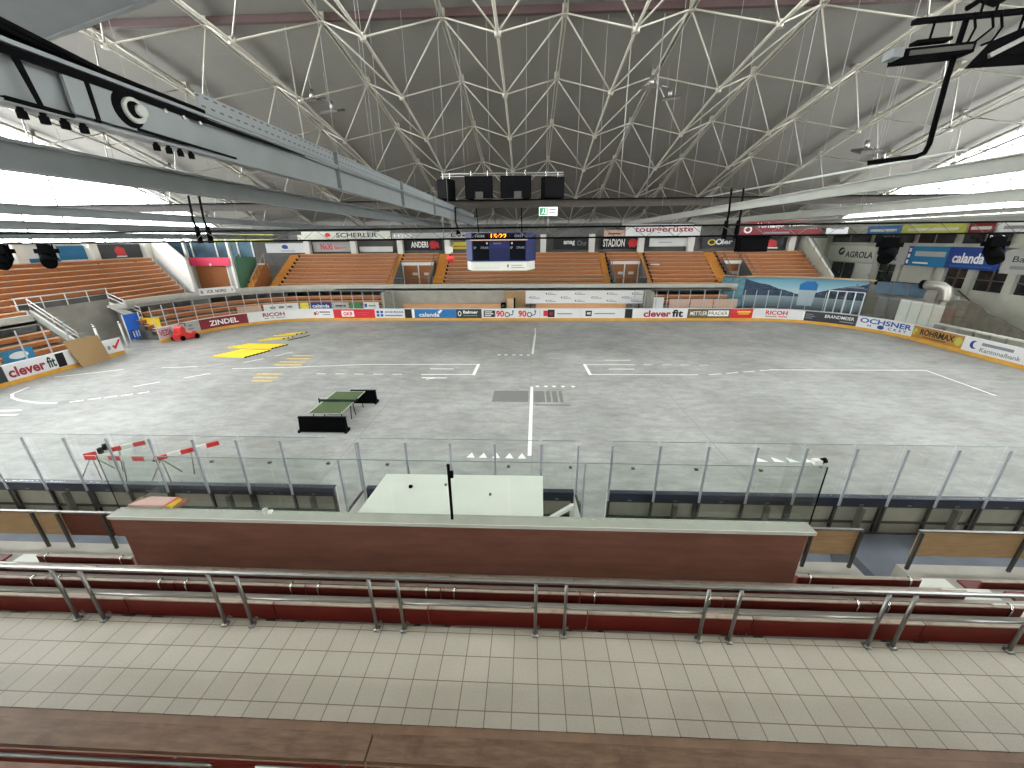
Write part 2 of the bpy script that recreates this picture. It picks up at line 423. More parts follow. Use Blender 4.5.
# overcast sky, brightness added behind the stand (a little left) and at both sides
wn_ = w.node_tree; gen = wn_.nodes.new('ShaderNodeTexCoord')
dotn = wn_.nodes.new('ShaderNodeVectorMath'); dotn.operation = 'DOT_PRODUCT'; dotn.inputs[1].default_value = (-0.25, -0.95, 0.0)
mr = wn_.nodes.new('ShaderNodeMapRange'); mr.inputs['From Min'].default_value = -0.8; mr.inputs['From Max'].default_value = 1.0
mr.inputs['To Min'].default_value = SKY_LO; mr.inputs['To Max'].default_value = SKY_HI
wn_.links.new(gen.outputs['Generated'], dotn.inputs[0]); wn_.links.new(dotn.outputs['Value'], mr.inputs['Value'])
sx = wn_.nodes.new('ShaderNodeSeparateXYZ'); wn_.links.new(gen.outputs['Generated'], sx.inputs[0])
sq = wn_.nodes.new('ShaderNodeMath'); sq.operation = 'MULTIPLY'; wn_.links.new(sx.outputs['X'], sq.inputs[0]); wn_.links.new(sx.outputs['X'], sq.inputs[1])
sk = wn_.nodes.new('ShaderNodeMath'); sk.operation = 'MULTIPLY_ADD'; sk.inputs[1].default_value = SKY_SIDE
wn_.links.new(sq.outputs[0], sk.inputs[0]); wn_.links.new(mr.outputs['Result'], sk.inputs[2]); gz = wn_.nodes.new('ShaderNodeMapRange'); gz.inputs['From Min'].default_value = 0.05; gz.inputs['From Max'].default_value = -0.14
gz.inputs['To Min'].default_value = 1.0; gz.inputs['To Max'].default_value = GROUND_BOOST       # added glow below the horizon that brightens the ceiling
wn_.links.new(sx.outputs['Z'], gz.inputs['Value'])
gm = wn_.nodes.new('ShaderNodeMath'); gm.operation = 'MULTIPLY'
wn_.links.new(sk.outputs[0], gm.inputs[0]); wn_.links.new(gz.outputs['Result'], gm.inputs[1]); wn_.links.new(gm.outputs[0], bg.inputs['Strength'])
SC.view_settings.view_transform = 'Standard'; SC.view_settings.look = 'None'
SC.view_settings.gamma = 1.0; SC.view_settings.use_curve_mapping = False; SC.view_settings.exposure = 0.06
SC.cycles.transparent_max_bounces = 32; SC.cycles.max_bounces = 8; SC.cycles.diffuse_bounces = 5

# ------------------------------------------------------------------ floor and roof
def zr(Y): return 18.75 - .00532 * (Y - 12) ** 2
struct(MB().box(-60, 60, -6, 62, -0.3, 0).obj('floor', M_FLOOR))
RX0, RX1 = -42.0, 38.2
SKY0, SKY1 = 13.5, 21.2      # unseen roof slot, added to let sky light onto the rink
YS = [SKY1 + i * (57.5 - SKY1) / 26 for i in range(27)]
secs = []
mb = MB()
mb.sweep([[(RX0, y, zr(y) + .30), (RX1, y, zr(y) + .30), (RX1, y, zr(y) + .55), (RX0, y, zr(y) + .55)] for y in YS])
YN = [-7 + i * (SKY0 + 7) / 12 for i in range(13)]
mb.sweep([[(RX0, y, zr(y) + .30), (RX1, y, zr(y) + .30), (RX1, y, zr(y) + .55), (RX0, y, zr(y) + .55)] for y in YN])
struct(mb.obj('ceiling', M_ROOF))
g = MB(); yy = [SKY0 + (SKY1 - SKY0) * i / 6 for i in range(7)]
g.sweep([[(RX0, y, zr(y) + .40), (RX1, y, zr(y) + .40), (RX1, y, zr(y) + .42), (RX0, y, zr(y) + .42)] for y in yy])
struct(g.obj('window_20', M_WINGLASS))  # pane over the added roof slot
g = MB(); g.box(RX0, RX1, -7.22, -7.2, 12, 14.2); struct(g.obj('window_21', M_WINGLASS))  # pane in the added fill-light band
# rear wall of the hall behind the near stand, with a band added for fill light
m = MB(); m.box(RX0, RX1, -7.4, -7.0, 0, 12); m.box(RX0, RX1, -7.4, -7.0, 14.2, 17); struct(m.obj('wall_near', M_CONC))
# dark ridge beam under the roof sheets
o = MB(); o.box(RX0 + .3, RX1 - .3, 23.78, 24.02, 17.98, 18.28)
struct(o.obj('trim_1', M_MAROON))

# space frame -------------------------------------------------------------
frame = thing('roof_space_frame', 'pale grey steel space frame of zigzag bars under the vaulted roof', 'roof frame', (0, 24, 18))
TJ = [13.0, 18.45, 23.9, 29.4, 34.8, 40.3, 45.6, 50.9, 56.2]
BJ = [15.7, 21.2, 26.6, 32.0, 37.4, 42.9, 48.2, 53.5]
TX = [1.5 + 6 * i for i in range(-7, 7)]
BX = [4.4 + 6 * i for i in range(-7, 6)]
def T(i, j): return (TX[i], TJ[j], zr(TJ[j]))
def B(i, j): return (BX[i], BJ[j], zr(BJ[j]) - 2.08)
for i in range(len(TX)):
    m = MB()
    for j in range(len(TJ) - 1):
        p, q = Vector(T(i, j)), Vector(T(i, j + 1))
        for dx in (-.08, .08): m.bar(p + Vector((dx, 0, 0)), q + Vector((dx, 0, 0)), .06, .17)
    for j in range(len(TJ)): m.box(TX[i] - .16, TX[i] + .16, TJ[j] - .16, TJ[j] + .16, zr(TJ[j]) - .12, zr(TJ[j]) + .3)
    m.obj('upper_chord', M_STEEL, frame)
for i in range(len(BX)):
    m = MB(); pts = [B(i, j) for j in range(len(BJ))]
    m.tube(pts, .07, 8)
    for p in pts: m.tube([(p[0], p[1], p[2] - .14), (p[0], p[1], p[2] + .14)], .15, 8)
    m.obj('lower_chord', M_STEEL, frame, True)
webs = []
for i in range(len(TX)):
    for j in range(len(TJ)):
        for bi in (i - 1, i):
            if bi < 0 or bi >= len(BX): continue
            if abs(BX[bi] - TX[i]) > 4: continue
            for bj in (j - 1, j):
                if 0 <= bj < len(BJ): webs.append((Vector(T(i, j)), Vector(B(bi, bj))))
    if i + 1 < len(TX):
        for j in range(1, len(TJ)): pass
def wkey(wb):
    c = (wb[0] + wb[1]) / 2; d = c - Vector((0, 0, 7.77))
    return d.length + (60 if c.y < 21.5 else 0) + abs(c.x) * .15
webs.sort(key=wkey)
for a, b in webs[:98]: MB().tube([a, b], .042, 6).obj('strut', M_STEEL, frame, True)
m = MB()
for a, b in webs[98:]: m.tube([a, b], .042, 6)
o = m.obj('strut', M_STEEL, frame, True); o['kind'] = 'stuff'

# end walls, glazed above ---------------------------------------------------
def gable(X, sgn, side, zl, n1):
    yy = [-4, 10] + [13 + 2.2 * k for k in range(20)] + [57]
    m = MB(); m.box(min(X, X + sgn * .4), max(X, X + sgn * .4), -7, 57.5, 0, zl)
    struct(m.obj('wall_' + side, M_OFFW))
    m = MB()
    ys = [-6 + 3.0 * k for k in range(21)]
    for y in ys:
        zt = zr(y) + .3
        if zt > zl: m.box(X - .05, X + .05, y - .05, y + .05, zl, zt)
    for z in (zl + .05, zl + 2.6, zl + 5.2, zl + 7.8):
        yend = 12 + math.sqrt(max(0, (18.75 - z) / .00532))
        m.box(X - .04, X + .04, -7, min(57.4, yend), z - .05, z + .05)
    fr = struct(m.obj('window_%d' % n1, M_WHITEP))
    poly = [(X, -7, zl)] + [(X, y, zr(y) + .3) for y in YN + YS if zr(y) + .3 > zl]
    yend = 12 + math.sqrt((19.05 - zl) / .00532)
    poly += [(X, min(57.4, yend), zl)]
    g = MB(); g.prism(poly, (.012, 0, 0)); g.obj('glass_pane', M_WINGLASS, fr)
gable(-42.0, -1, 'left', 7.7, 1)
gable(38.2, 1, 'right', 9.3, 2)
# far wall
m = MB(); m.box(-42.4, 31.8, 49.9, 50.3, 0, 8.7); m.box(-42.4, 38.6, 53.2, 53.6, 0, 9.6); struct(m.obj('wall_far', M_CONCD))

# ================================================================== NEAR STAND
# terraces, walkway, concourse (structure)
m = MB(); m.box(-16, 16, 2.6, 3.74, 0, 2.82); struct(m.obj('walkway_floor', M_TILE, org=(0.055, 3.06, 2.82)))
m = MB()
m.box(-16, 16, 3.74, 4.44, 0, 2.50); m.box(-16, 16, 4.44, 5.10, 0, 2.08); m.box(-16, 16, 5.10, 5.72, 0, 1.66)
m.box(-16, 16, 5.72, 6.36, 0, 1.24)
m.box(-16, -3.75, 6.36, 7.1, 0, .85); m.box(.45, 7.2, 6.36, 7.1, 0, .85); m.box(8.15, 16, 6.36, 7.1, 0, .85)
m.box(7.2, 8.15, 6.36, 6.7, 0, .6); m.box(7.2, 8.15, 6.7, 7.1, 0, .35)
struct(m.obj('stand_terrace', M_CONC))
# pale aisle steps between the bench blocks
for k, (x0, x1) in enumerate(((7.32, 8.12), (-11.15, -10.3))):
    m = MB()
    for y, z in ((3.95, 2.66), (4.62, 2.24), (5.28, 1.82), (5.9, 1.4)): m.box(x0, x1, y - .16, y + .28, z - .16, z)
    struct(m.obj('aisle_step', M_OFFW))
m = MB(); m.box(-16, 16, -1.5, 2.35, 0, 3.28); m.box(-16, 16, -1.5, 1.45, 3.28, 3.5)
struct(m.obj('upper_tier', wood_mat('brown_tier_floor', (112, 84, 64), (140, 112, 90), (1, 1, 1), 2)))
m = MB(); m.box(-16, 16, 7.1, 8.9, 0, .12); struct(m.obj('player_corridor_floor', M_BLUEGREY))

# benches: rows A-D going down towards the rink
def bench(x0, x1, y, z, label, hooks):
    t = thing('stand_bench', label, 'bench', ((x0 + x1) / 2, y, z), 'dark red benches of the near stand')
    m = MB(); m.box(x0 + .01, x1 - .01, y - .016, y + (.06 if y < 4 else .03), z - .02, z); m.obj('top_plank', M_PLANKW, t)
    m = MB(); m.box(x0 + .01, x1 - .01, y - .01, y + .015, z - (.27 if y < 4 else .40), z - .02); m.obj('back_board', M_REDB, t)
    m = MB(); m.box(x0 + .01, x1 - .01, y + .03, y + .33, z - .36, z - .32); m.obj('seat_plank', M_REDB, t)
    for x in (x0 + .22, x1 - .22):
        m = MB(); m.box(x - .03, x + .03, y + .06, y + .3, z - .55, z - .36); m.box(x - .03, x + .03, y + .016, y + .05, z - .3, z - .03)
        m.obj('leg', M_GALV, t)
        if hooks:
            m = MB(); m.tube([(x, y - .03, z - .2), (x, y - .04, z - .03), (x, y - .02, z + .02), (x, y + .05, z + .016)], .014, 6)
            m.obj('bracket', M_CHROME, t, True)
rows = [('top', 3.84, 3.05), ('second', 4.50, 2.63), ('third', 5.14, 2.21), ('lowest', 5.78, 1.78)]
for ri, (rn, y, z) in enumerate(rows):
    if ri == 3: segs = [(-10.2, -8.15), (4.95, 7.2)]
    else:
        n = 8; segs = [(-10.2 + 17.4 * k / n, -10.2 + 17.4 * (k + 1) / n) for k in range(n)]
    for k, (a, b) in enumerate(segs):
        if ri == 3: lab = 'short dark red bench on the lowest near row, %s of the brown panelled box' % ('left' if k == 0 else 'right')
        else: lab = 'dark red bench on the %s near row below the railing, %s from the left' % (rn, ORD[k])
        bench(a, b, y, z, lab, ri in (1, 3))
    bench(8.25, 11.6, y, z, 'dark red bench on the %s near row, right of the pale aisle steps' % rn, ri == 1)
    bench(-14.4, -11.3, y, z, 'dark red bench on the %s near row, left of the left aisle steps' % rn, False)

# foreground bench
t = thing('foreground_bench', 'worn brown wooden bench along the bottom edge, in front of the tiled walkway', 'bench', (0, 1.86, 3.9))
for k, (a, b) in enumerate(((-8, -1.43), (-1.41, 8))):
    m = MB(); m.box(a, b, 1.775, 1.962, 3.85, 3.9); m.obj('seat_plank', M_FRONTW, t)
for a, b in ((-8, -1.43), (-1.41, 8)):
    m = MB(); m.box(a, b, 1.75, 1.772, 3.70, 3.835); m.obj('back_board', M_REDB, t)
for a, b in ((-8, -2.75), (-2.3, -.75), (-.3, 3.0)):
    m = MB(); m.tube([(a, 1.735, 3.83), (b, 1.735, 3.83), (b + .05, 1.75, 3.80), (b + .06, 1.78, 3.7)], .018, 8); m.obj('metal_rail', M_GALV, t, True)
for x in (-5.5, -3.0, -1.6, 1.2, 3.6, 6):
    m = MB(); m.tube([(x, 1.78, 3.84), (x, 1.8, 3.5), (x, 1.9, 3.28)], .02, 6); m.obj('leg', M_GALV, t, True)

# railing with double posts
t = thing('tube_railing', 'grey steel tube railing with paired posts along the tiled walkway', 'railing', (0, 3.67, 2.82))
m = MB(); m.tube([(-15, 3.67, 3.755), (15, 3.67, 3.755)], .027, 10); m.obj('top_rail', M_GALV, t, True)
pairs = [(-13.1, -12.62), (-10.9, -10.4), (-8.7, -8.24), (-6.43, -6.04), (-4.29, -3.91), (-2.17, -1.80), (-.03, .35), (2.10, 2.49), (4.23, 4.54), (5.96, 6.35), (8.2, 8.6), (10.4, 10.8), (12.6, 13.0)]
for a, b in pairs:
    for x in (a, b):
        m = MB(); m.tube([(x, 3.67, 2.84), (x, 3.67, 3.74)], .022, 8); m.box(x - .035, x + .035, 3.63, 3.71, 2.82, 2.85)
        m.tube([(x, 3.68, 2.9), (x + .05, 3.71, 2.94), (x + .06, 3.73, 2.86)], .008, 5); m.obj('post', M_GALV, t, True)
for (a, b), (c, d) in zip(pairs[:-1], pairs[1:]):
    m = MB(); m.tube([(b, 3.67, 3.32), (c, 3.67, 3.32)], .016, 8); m.obj('lower_rail', M_GALV, t, True)

# brown panelled box with the glass screen
X0, X1, YF, ZT = -7.78, 4.70, 5.56, 3.05
t = thing('panelled_box', 'long brown panelled box with pale ledge in the middle of the near stand', 'balcony box', (-1.5, YF, 1.8))
m = MB(); m.box(X0, X1, YF, YF + .06, 1.80, ZT - .06); m.obj('front_panel', M_BROWNB, t)
for x in (X0, X1 - .06):
    m = MB(); m.box(x, x + .06, YF + .06, YF + .2, 1.25, ZT - .06); m.obj('side_panel', M_BROWNB, t)
m = MB(); m.box(X0 - .1, X1 + .08, YF - .06, YF + .20, ZT - .06, ZT); m.obj('ledge', mat('ledge_greygreen', (158, 160, 146), 0.5, 0, .08), t)
m = MB(); m.box(X0 - .1, X1 + .08, YF - .075, YF - .06, ZT - .06, ZT + .005); m.obj('ledge_edge', M_OFFW, t)
m = MB(); m.box(X0, X1, YF - .05, YF + .02, 1.76, 1.84); m.obj('base_plank', M_PLANKW, t)
for x in range(12): m = MB(); m.box(X0 + .6 + x * 1.02, X0 + .68 + x * 1.02, YF + .06, YF + .09, 1.84, ZT - .06); m.obj('stiffener', M_PLYD, t)
t = thing('glass_screen', 'clear glass screen standing on the ledge of the brown panelled box', 'glass screen', (-1.5, YF + .16, ZT))
GT = 4.2
gx = [X0 - .08 + k * (X1 + .18 - X0) / 12 for k in range(13)]
for k in range(12):
    m = MB(); m.box(gx[k] + .008, gx[k + 1] - .008, YF + .155, YF + .167, ZT + .003, GT); m.obj('glass_pane', M_GLASSB, t)
    m = MB(); m.box(gx[k] + .008, gx[k + 1] - .008, YF + .153, YF + .169, GT, GT + .01); m.obj('glass_edge', M_GEDGE, t)
m = MB(); m.box(gx[0], gx[0] + .012, YF + .168, 6.6, ZT - .3, GT); m.obj('glass_pane', M_GLASSB, t)
m = MB(); m.box(gx[-1] - .012, gx[-1], YF + .168, 6.6, ZT - .3, GT); m.obj('glass_pane', M_GLASSB, t)
for k in list(range(1, 12)):
    for z in (GT - .1,):
        m = MB(); m.box(gx[k] - .025, gx[k] + .025, YF + .145, YF + .18, z, z + .04); m.obj('clip', M_GALV, t)
m = MB(); m.box(gx[0] - .007, gx[0], YF + .155, YF + .167, ZT, GT); m.obj('edge_strip', M_BLACK, t)
m = MB(); m.box(gx[-1], gx[-1] + .012, YF + .15, YF + .17, ZT - .1, GT); m.obj('edge_strip', M_BLACK, t)
xb = -1.50
t2 = thing('camera_post', 'black upright post with small bracket standing on the ledge before the glass screen', 'post', (xb, YF + .16, ZT))
m = MB(); m.box(xb - .022, xb + .022, YF + .06, YF + .10, ZT, GT - .01); m.obj('post', M_BLACKG, t2)
m = MB(); m.box(xb + .022, xb + .075, YF + .05, YF + .11, 3.93, 4.05); m.box(xb + .03, xb + .06, YF + .03, YF + .06, 3.95, 4.02); m.obj('bracket', M_BLACKG, t2)
# little webcam at the right edge
t = thing('small_camera', 'small silver and black camera on the right top corner of the glass screen', 'camera', (4.66, 5.75, 4.2))
m = MB(); m.tube([(4.70, 5.73, 4.19), (4.66, 5.73, 4.27)], .02, 8); m.obj('bracket', M_CHROME, t, True)
m = MB(); m.box(4.56, 4.68, 5.69, 5.79, 4.25, 4.33); m.obj('body', M_WHITEP, t)
m = MB(); m.tube([(4.68, 5.74, 4.30), (4.76, 5.74, 4.32)], [.045, .05], 10); m.obj('lens', M_BLACKG, t, True)
# paper box on the ledge
t = thing('paper_box', 'flat pink box with yellow and red end on the left end of the ledge', 'box', (-7.2, YF + .34, 3.08))
m = MB(); m.prism([(-7.72, YF + .2, 3.05), (-6.98, YF + .2, 3.05), (-6.94, YF + .46, 3.05), (-7.52, YF + .46, 3.05)], (0, 0, .06)); m.obj('lid', M_PINKPAPER, t)
m = MB(); m.box(-6.975, -6.88, YF + .21, YF + .44, 3.05, 3.10); m.obj('end_flap', M_YEL, t)
m = MB(); m.prism([(-7.0, YF + .2, 3.111), (-6.96, YF + .2, 3.111), (-6.9, YF + .46, 3.111), (-6.96, YF + .46, 3.111)], (0, 0, .005)); m.obj('edge_tape', M_RED, t)
m = MB(); m.box(-7.8, -6.8, YF + .19, YF + .5, 2.99, 3.045); tag(m.obj('shelf_board', M_PLYR), 'narrow shelf board under the pink box behind the ledge', 'shelf')
t = thing('crumpled_cup', 'white crumpled paper cup on the pale ledge near its left end', 'cup', (-5.0, YF + .12, ZT))
m = MB(); m.tube([(-5.0, YF + .12, ZT), (-4.985, YF + .12, ZT + .09)], [.035, .05], 10, False); m.disc((-5, YF + .12, ZT), (0, 0, 1), .034, .004, 10); m.obj('cup', M_WHITEP, t, True)
m = MB(); m.tube([(-4.94, YF + .13, ZT + .012), (-4.88, YF + .14, ZT + .012)], .05, 10); m.obj('lid', M_WHITEP, t)

# plywood barriers left and right of the box
def barrier(x0, x1, mats, label, posts, y=7.0):
    t = thing('plywood_barrier', label, 'barrier', ((x0 + x1) / 2, y, .85))
    n = len(mats)
    for k, mm in enumerate(mats):
        m = MB(); a = x0 + (x1 - x0) * k / n; b = x0 + (x1 - x0) * (k + 1) / n
        m.box(a + .01, b - .01, y - .012, y + .012, 1.2, 1.84); m.obj('panel', mm, t)
    m = MB(); m.box(x0, x1, y - .03, y + .03, 1.84, 1.88); m.obj('top_rail', M_GALV, t)
    for x in posts:
        m = MB(); m.box(x - .03, x + .03, y - .06, y - .013, .85, 1.84); m.obj('post', M_BACKF, t)
barrier(-16, -11.72, [M_PLY, M_PLY], 'plywood barrier at the left edge, below the near boards', (-13.8, -11.78))
barrier(-11.70, -11.12, [M_PLY], 'narrow plywood barrier between the long plywood and the dark brown panel', (-11.16,))
barrier(-11.10, -9.98, [M_PLYD], 'dark brown barrier panel left of the panelled box', (-10.05,))
barrier(-9.96, -8.6, [M_PLYR], 'reddish barrier panel touching the left end of the panelled box', (-8.66,))
barrier(4.9, 7.06, [M_PLY, M_PLY], 'two-panel orange plywood barrier just right of the panelled box', (6.0, 7.02))
barrier(8.22, 12.6, [M_PLY, M_PLY], 'long plywood barrier right of the stair gap by the near boards', (8.26, 10.4, 12.5))
# steel cover beside the stairs
m = MB(); m.prism([(7.1, 7.12, .12), (8.2, 7.12, .12), (8.2, 8.6, .12), (7.9, 8.6, .12)], (0, 0, .02))
tag(m.obj('floor_mat', M_ADDARK), 'dark mat on the corridor floor in the stair gap', 'mat')

# white roofed booth between stand and near boards
t = thing('scorer_booth', 'white flat-roofed scorer booth behind the near boards', 'booth', (-1.7, 7.2, 0))
RXa, RXb = -3.72, .20
m = MB(); m.prism([(RXa, 6.42, 2.33), (.18, 6.47, 2.33), (.22, 8.0, 2.33), (-3.60, 7.97, 2.33)], (0, 0, .08)); m.obj('roof', M_OFFW, t)
m = MB(); m.box(-3.5, .1, 7.82, 7.86, 0, 2.32); m.obj('front_wall', M_WHITEP, t)
for x in (-3.55, .06):
    m = MB(); m.box(x, x + .05, 6.5, 7.8, 0, 2.32); m.obj('side_wall', M_WHITEP, t)
m = MB(); m.box(-3.48, .04, 6.46, 6.5, 0, 2.32); m.obj('back_wall', M_WHITEP, t)
for x, y, r in ((-2.85, 7.45, .045), (-2.05, 7.55, .03), (-.98, 7.22, .03)):
    m = MB(); m.tube([(x, y, 2.41), (x, y, 2.45)], r, 10); m.obj('roof_bolt', M_BLACK if r > .04 else M_GALV, t, True)
t = thing('white_handrail', 'white square tube handrail at the right side of the booth', 'handrail', (.6, 7.4, .12))
m = MB(); m.bar((.24, 6.85, 2.02), (.86, 7.3, 2.09), .08); m.bar((.86, 7.3, 2.13), (.86, 7.3, .12), .08); m.bar((.27, 6.87, 2.05), (.27, 6.87, .12), .08)
m.obj('frame', M_WHITEP, t)

# ------------------------------------------------------------------ rink boards
def board(P, s0, s1, label, face=M_BOARDW, posts=1.2, glass=2.73, items=None, cap=M_BOARDW, back=False, showposts=True, kick=M_KICK, H=1.17, group='rink boards', top_in=None):
    c = P((s0 + s1) / 2, 0)
    t = thing('rink_board', label, 'rink board', (c[0], c[1], 0), group)
    e = .012
    MB().slab(P, s0 + e, s1 - e, .0, .05, .26, H).obj('panel', face, t)
    MB().slab(P, s0 + e, s1 - e, -.012, .05, .0, .255).obj('kick_strip', kick, t)
    MB().slab(P, s0 + e, s1 - e, -.01, .16, H, H + .045).obj('cap_rail', cap, t)
    if items:
        def mp(u, v, l):
            p = P(s0 + u * (s1 - s0), -l); return (p[0], p[1], .28 + v * (H - .30))
        marks(items, mp, t)
    n = max(1, round((s1 - s0) / posts)) if posts else 0
    if glass and posts:
        for k in range(n):
            a, b = s0 + (s1 - s0) * k / n, s0 + (s1 - s0) * (k + 1) / n
            MB().slab(P, a + .03, b - .03, .07, .082, H + .046, glass + .05).obj('glass_pane', M_GLASS, t)
            if back: MB().slab(P, a + .03, b - .03, .068, .084, glass + .05, glass + .062).obj('glass_edge', M_GEDGE, t)
        for k in range(n if showposts else 0):
            a = s0 + (s1 - s0) * k / n + .012
            MB().slab(P, a - .03, a + .03, (.172 if back else .05), (.20 if back else .10), (.99 if back else H + .046), glass).obj('glass_post', M_ALU, t)
    if back:
        MB().slab(P, s0 + e, s1 - e, .10, .17, .98, H + .05).obj('navy_band', M_CAP, t)
        for z0, z1 in ((.0, .06), (.40, .45), (.93, .98)): MB().slab(P, s0 + e, s1 - e, .10, .15, z0, z1).obj('back_rail', M_BACKF, t)
        MB().slab(P, s0 + e, s1 - e, .055, .075, .0, 1.165).obj('back_panel', M_BACKP, t)
        k2 = max(1, n)
        for k in range(k2 + 1):
            a = min(max(s0 + (s1 - s0) * k / k2, s0 + .05), s1 - .05); MB().slab(P, a - .03, a + .03, .09, .155, .1, 1.16).obj('back_post', M_BACKF, t)
        a = (s0 + s1) / 2 + .6
        MB().slab(P, a - .05, a + .05, .16, .30, .05, .95).obj('brace', mat('brace_grey', (96, 94, 84), .6, 0, .08), t)
        for k in range(n):
            a = s0 + (s1 - s0) * (k + .5) / n; m = MB(); m.slab(P, a - .05, a + .05, .12, .178, 1.0, 1.03); m.obj('latch', M_GALV, t)
    return t
# near side, left of the booth: right edge -5.6
edges = [-5.62 - 2.46 * k for k in range(7)]
for k in range(6):
    board(NP, edges[k + 1], edges[k], 'near side board with glass and navy cap, %s section left of the left gate gap' % ORD[k], back=True, cap=M_CAP, posts=1.23)
board(NP, -4.72, -3.42, 'short near side board with glass at the left side of the white booth', back=True, cap=M_CAP, posts=1.25)
board(NP, -3.42, .17, 'near side board with glass hidden behind the white booth roof', back=True, cap=M_CAP, posts=1.2)
board(NP, .20, 1.14, 'short near side board between the white booth and the open glass door', back=True, cap=M_CAP, posts=1.0)
edges = [2.05 + 2.46 * k for k in range(7)]
for k in range(6):
    board(NP, edges[k], edges[k + 1], 'near side board with glass and navy cap, %s section right of the open door gap' % ORD[k], back=True, cap=M_CAP, posts=1.23)
# open gate doors at both sides of the booth
def gate(x, dirn, label):
    t = thing('rink_gate', label, 'gate', (x, 9.0, 0))
    m = MB(); m.bar((x, 9.0, .12), (x + dirn * .05, 8.1, .12), .05); m.bar((x, 9.0, 1.15), (x + dirn * .05, 8.1, 1.15), .05); m.obj('door_frame', M_BACKF, t)
    m = MB(); m.prism([(x - .02, 9.0, .15), (x + dirn * .05 - .02, 8.1, .15), (x + dirn * .05 - .02, 8.1, 1.13), (x - .02, 9.0, 1.13)], (.04, 0, 0)); m.obj('door_panel', M_WHITEP, t)
    for y in (9.0, 8.12):
        m = MB(); m.box(x - .02 + dirn * (.05 if y < 9 else 0), x + .02 + dirn * (.05 if y < 9 else 0), y - .03, y + .03, .12, 2.7); m.obj('glass_post', M_ALU, t)
    m = MB(); m.prism([(x - .005, 8.95, 1.2), (x - .005 + dirn * .05, 8.16, 1.2), (x - .005 + dirn * .05, 8.16, 2.6), (x - .005, 8.95, 2.6)], (.012, 0, 0)); m.obj('glass_pane', M_GLASS, t)
gate(1.18, 1, 'open glass door with white bottom panel right of the white booth')
gate(-4.78, -1, 'open glass door with bright hinges left of the white booth')

# ================================================================== FAR AND END BOARDS
def T_(s, u0, u1, v0, v1, ink, bold=0.02): return ('t', s, u0, u1, v0, v1, bold, ink)
def R_(u0, u1, v0, v1, ink): return ('r', u0, u1, v0, v1, ink)
G = 2.95
board(BP, -60.5, -57, 'plain white end board in the near left corner, nearest section', glass=G)
board(BP, -57, -53.5, 'plain white end board in the near left corner, second section', glass=G)
board(BP, -53.5, -49.6, 'plain white end board in the near left corner, third section', glass=G)
board(BP, -49.6, -45.95, 'slate grey end board at the left picture edge', face=M_ADDARK, glass=G)
board(BP, -45.95, -43.35, 'white end board with large crimson and green lettering at the left edge', glass=G,
      items=[T_('clever', .05, .76, .14, .84, M_INKMAR, .035), T_('fit', .80, .97, .14, .92, M_ADDGREEN, .03)])
board(BP, -43.35, -40.95, 'end board half covered by the leaning plywood sheet', glass=G, items=[R_(.0, .2, 0, 1, M_INKK)])
board(BP, -40.95, -39.1, 'white end board with a red tick mark left of the rink entrance', glass=0, posts=0,
      items=[R_(.06, .16, .3, .6, M_INKGREY), R_(.24, .34, .3, .6, M_INKGREY), R_(.42, .52, .3, .6, M_INKGREY),
             ('p', [(.6, .5), (.7, .2), (.98, .95), (.9, .98), (.7, .5), (.64, .62)], M_INKRED)])
board(BP, -36.1, -33.95, 'pale end board with pink lettering behind the red machine', glass=G,
      items=[R_(0, .62, 0, 1, mat('ad_pinkgrey', (200, 176, 176), .5, 0, .04)), T_('VEZIA', .05, .58, .25, .8, M_INKMAR)])
board(BP, -33.95, -32.35, 'pale grey end board with small dark lettering left of the maroon board', face=M_ADGREY, glass=G,
      items=[R_(.1, .9, .55, .75, M_INKGREY), R_(.1, .7, .25, .4, M_INKGREY)])
board(BP, -32.35, -28.35, 'maroon corner board with bold white capital lettering', face=M_ADMAR, glass=G, items=[T_('ZINDEL', .2, .8, .22, .76, M_INKW, .025)])
RIC = [T_('RICOH', .2, .44, .42, .86, M_INKMAR, .03), R_(.2, .36, .2, .28, M_INKGREY), R_(.38, .44, .2, .28, M_INKMAR)]
board(BP, -28.35, -20.3, 'long white board with dark red capitals, left of the red board', glass=G,
      items=[T_('RICOH', .16, .4, .42, .86, M_INKMAR, .03), R_(.17, .28, .2, .28, M_INKGREY), R_(.3, .4, .2, .28, M_INKGREY),
             ('e', .76, .5, .015, .2, M_INKRED), ('ring', .79, .58, .018, .2, .4, M_INKMAR), R_(.82, .96, .6, .78, M_INKGREY), R_(.86, .96, .34, .44, M_INKGREY)])
board(BP, -20.3, -15.95, 'bright red board with a white lettered box on the far side', face=M_ADRED, glass=G,
      items=[R_(.2, .5, .15, .85, M_INKW), T_('GKB', .24, .46, .28, .72, M_ADRED, .03), R_(.54, .86, .6, .68, M_ADPINK), R_(.54, .8, .34, .42, M_ADPINK)])
board(BP, -15.95, -12.85, 'white board with four blue squares on the far side', glass=G,
      items=[R_(.06, .15, .54, .84, M_INKBLUE), R_(.19, .28, .54, .84, M_INKBLUE), R_(.06, .15, .16, .44, M_INKBLUE), R_(.19, .28, .16, .44, M_INKBLUE),
             T_('ANDREAS', .33, .96, .56, .82, M_INKBLUE), R_(.33, .92, .2, .36, M_INKGREY)])
board(BP, -12.85, -12.1, 'dark narrow player gate at the left end of the box wall', face=M_ADBROWN, glass=0, posts=0, items=[R_(.08, .92, 0, 1, M_INKK)])
board(BP, -12.1, -7.55, 'blue board with white lowercase lettering and a white emblem', face=M_ADBLUE, glass=0, posts=0,
      items=[R_(0, .06, 0, 1, M_INKW), T_('calanda', .16, .62, .14, .62, M_INKW), ('p', [(.62, .45), (.7, .9), (.66, .95), (.58, .7)], M_INKW)])
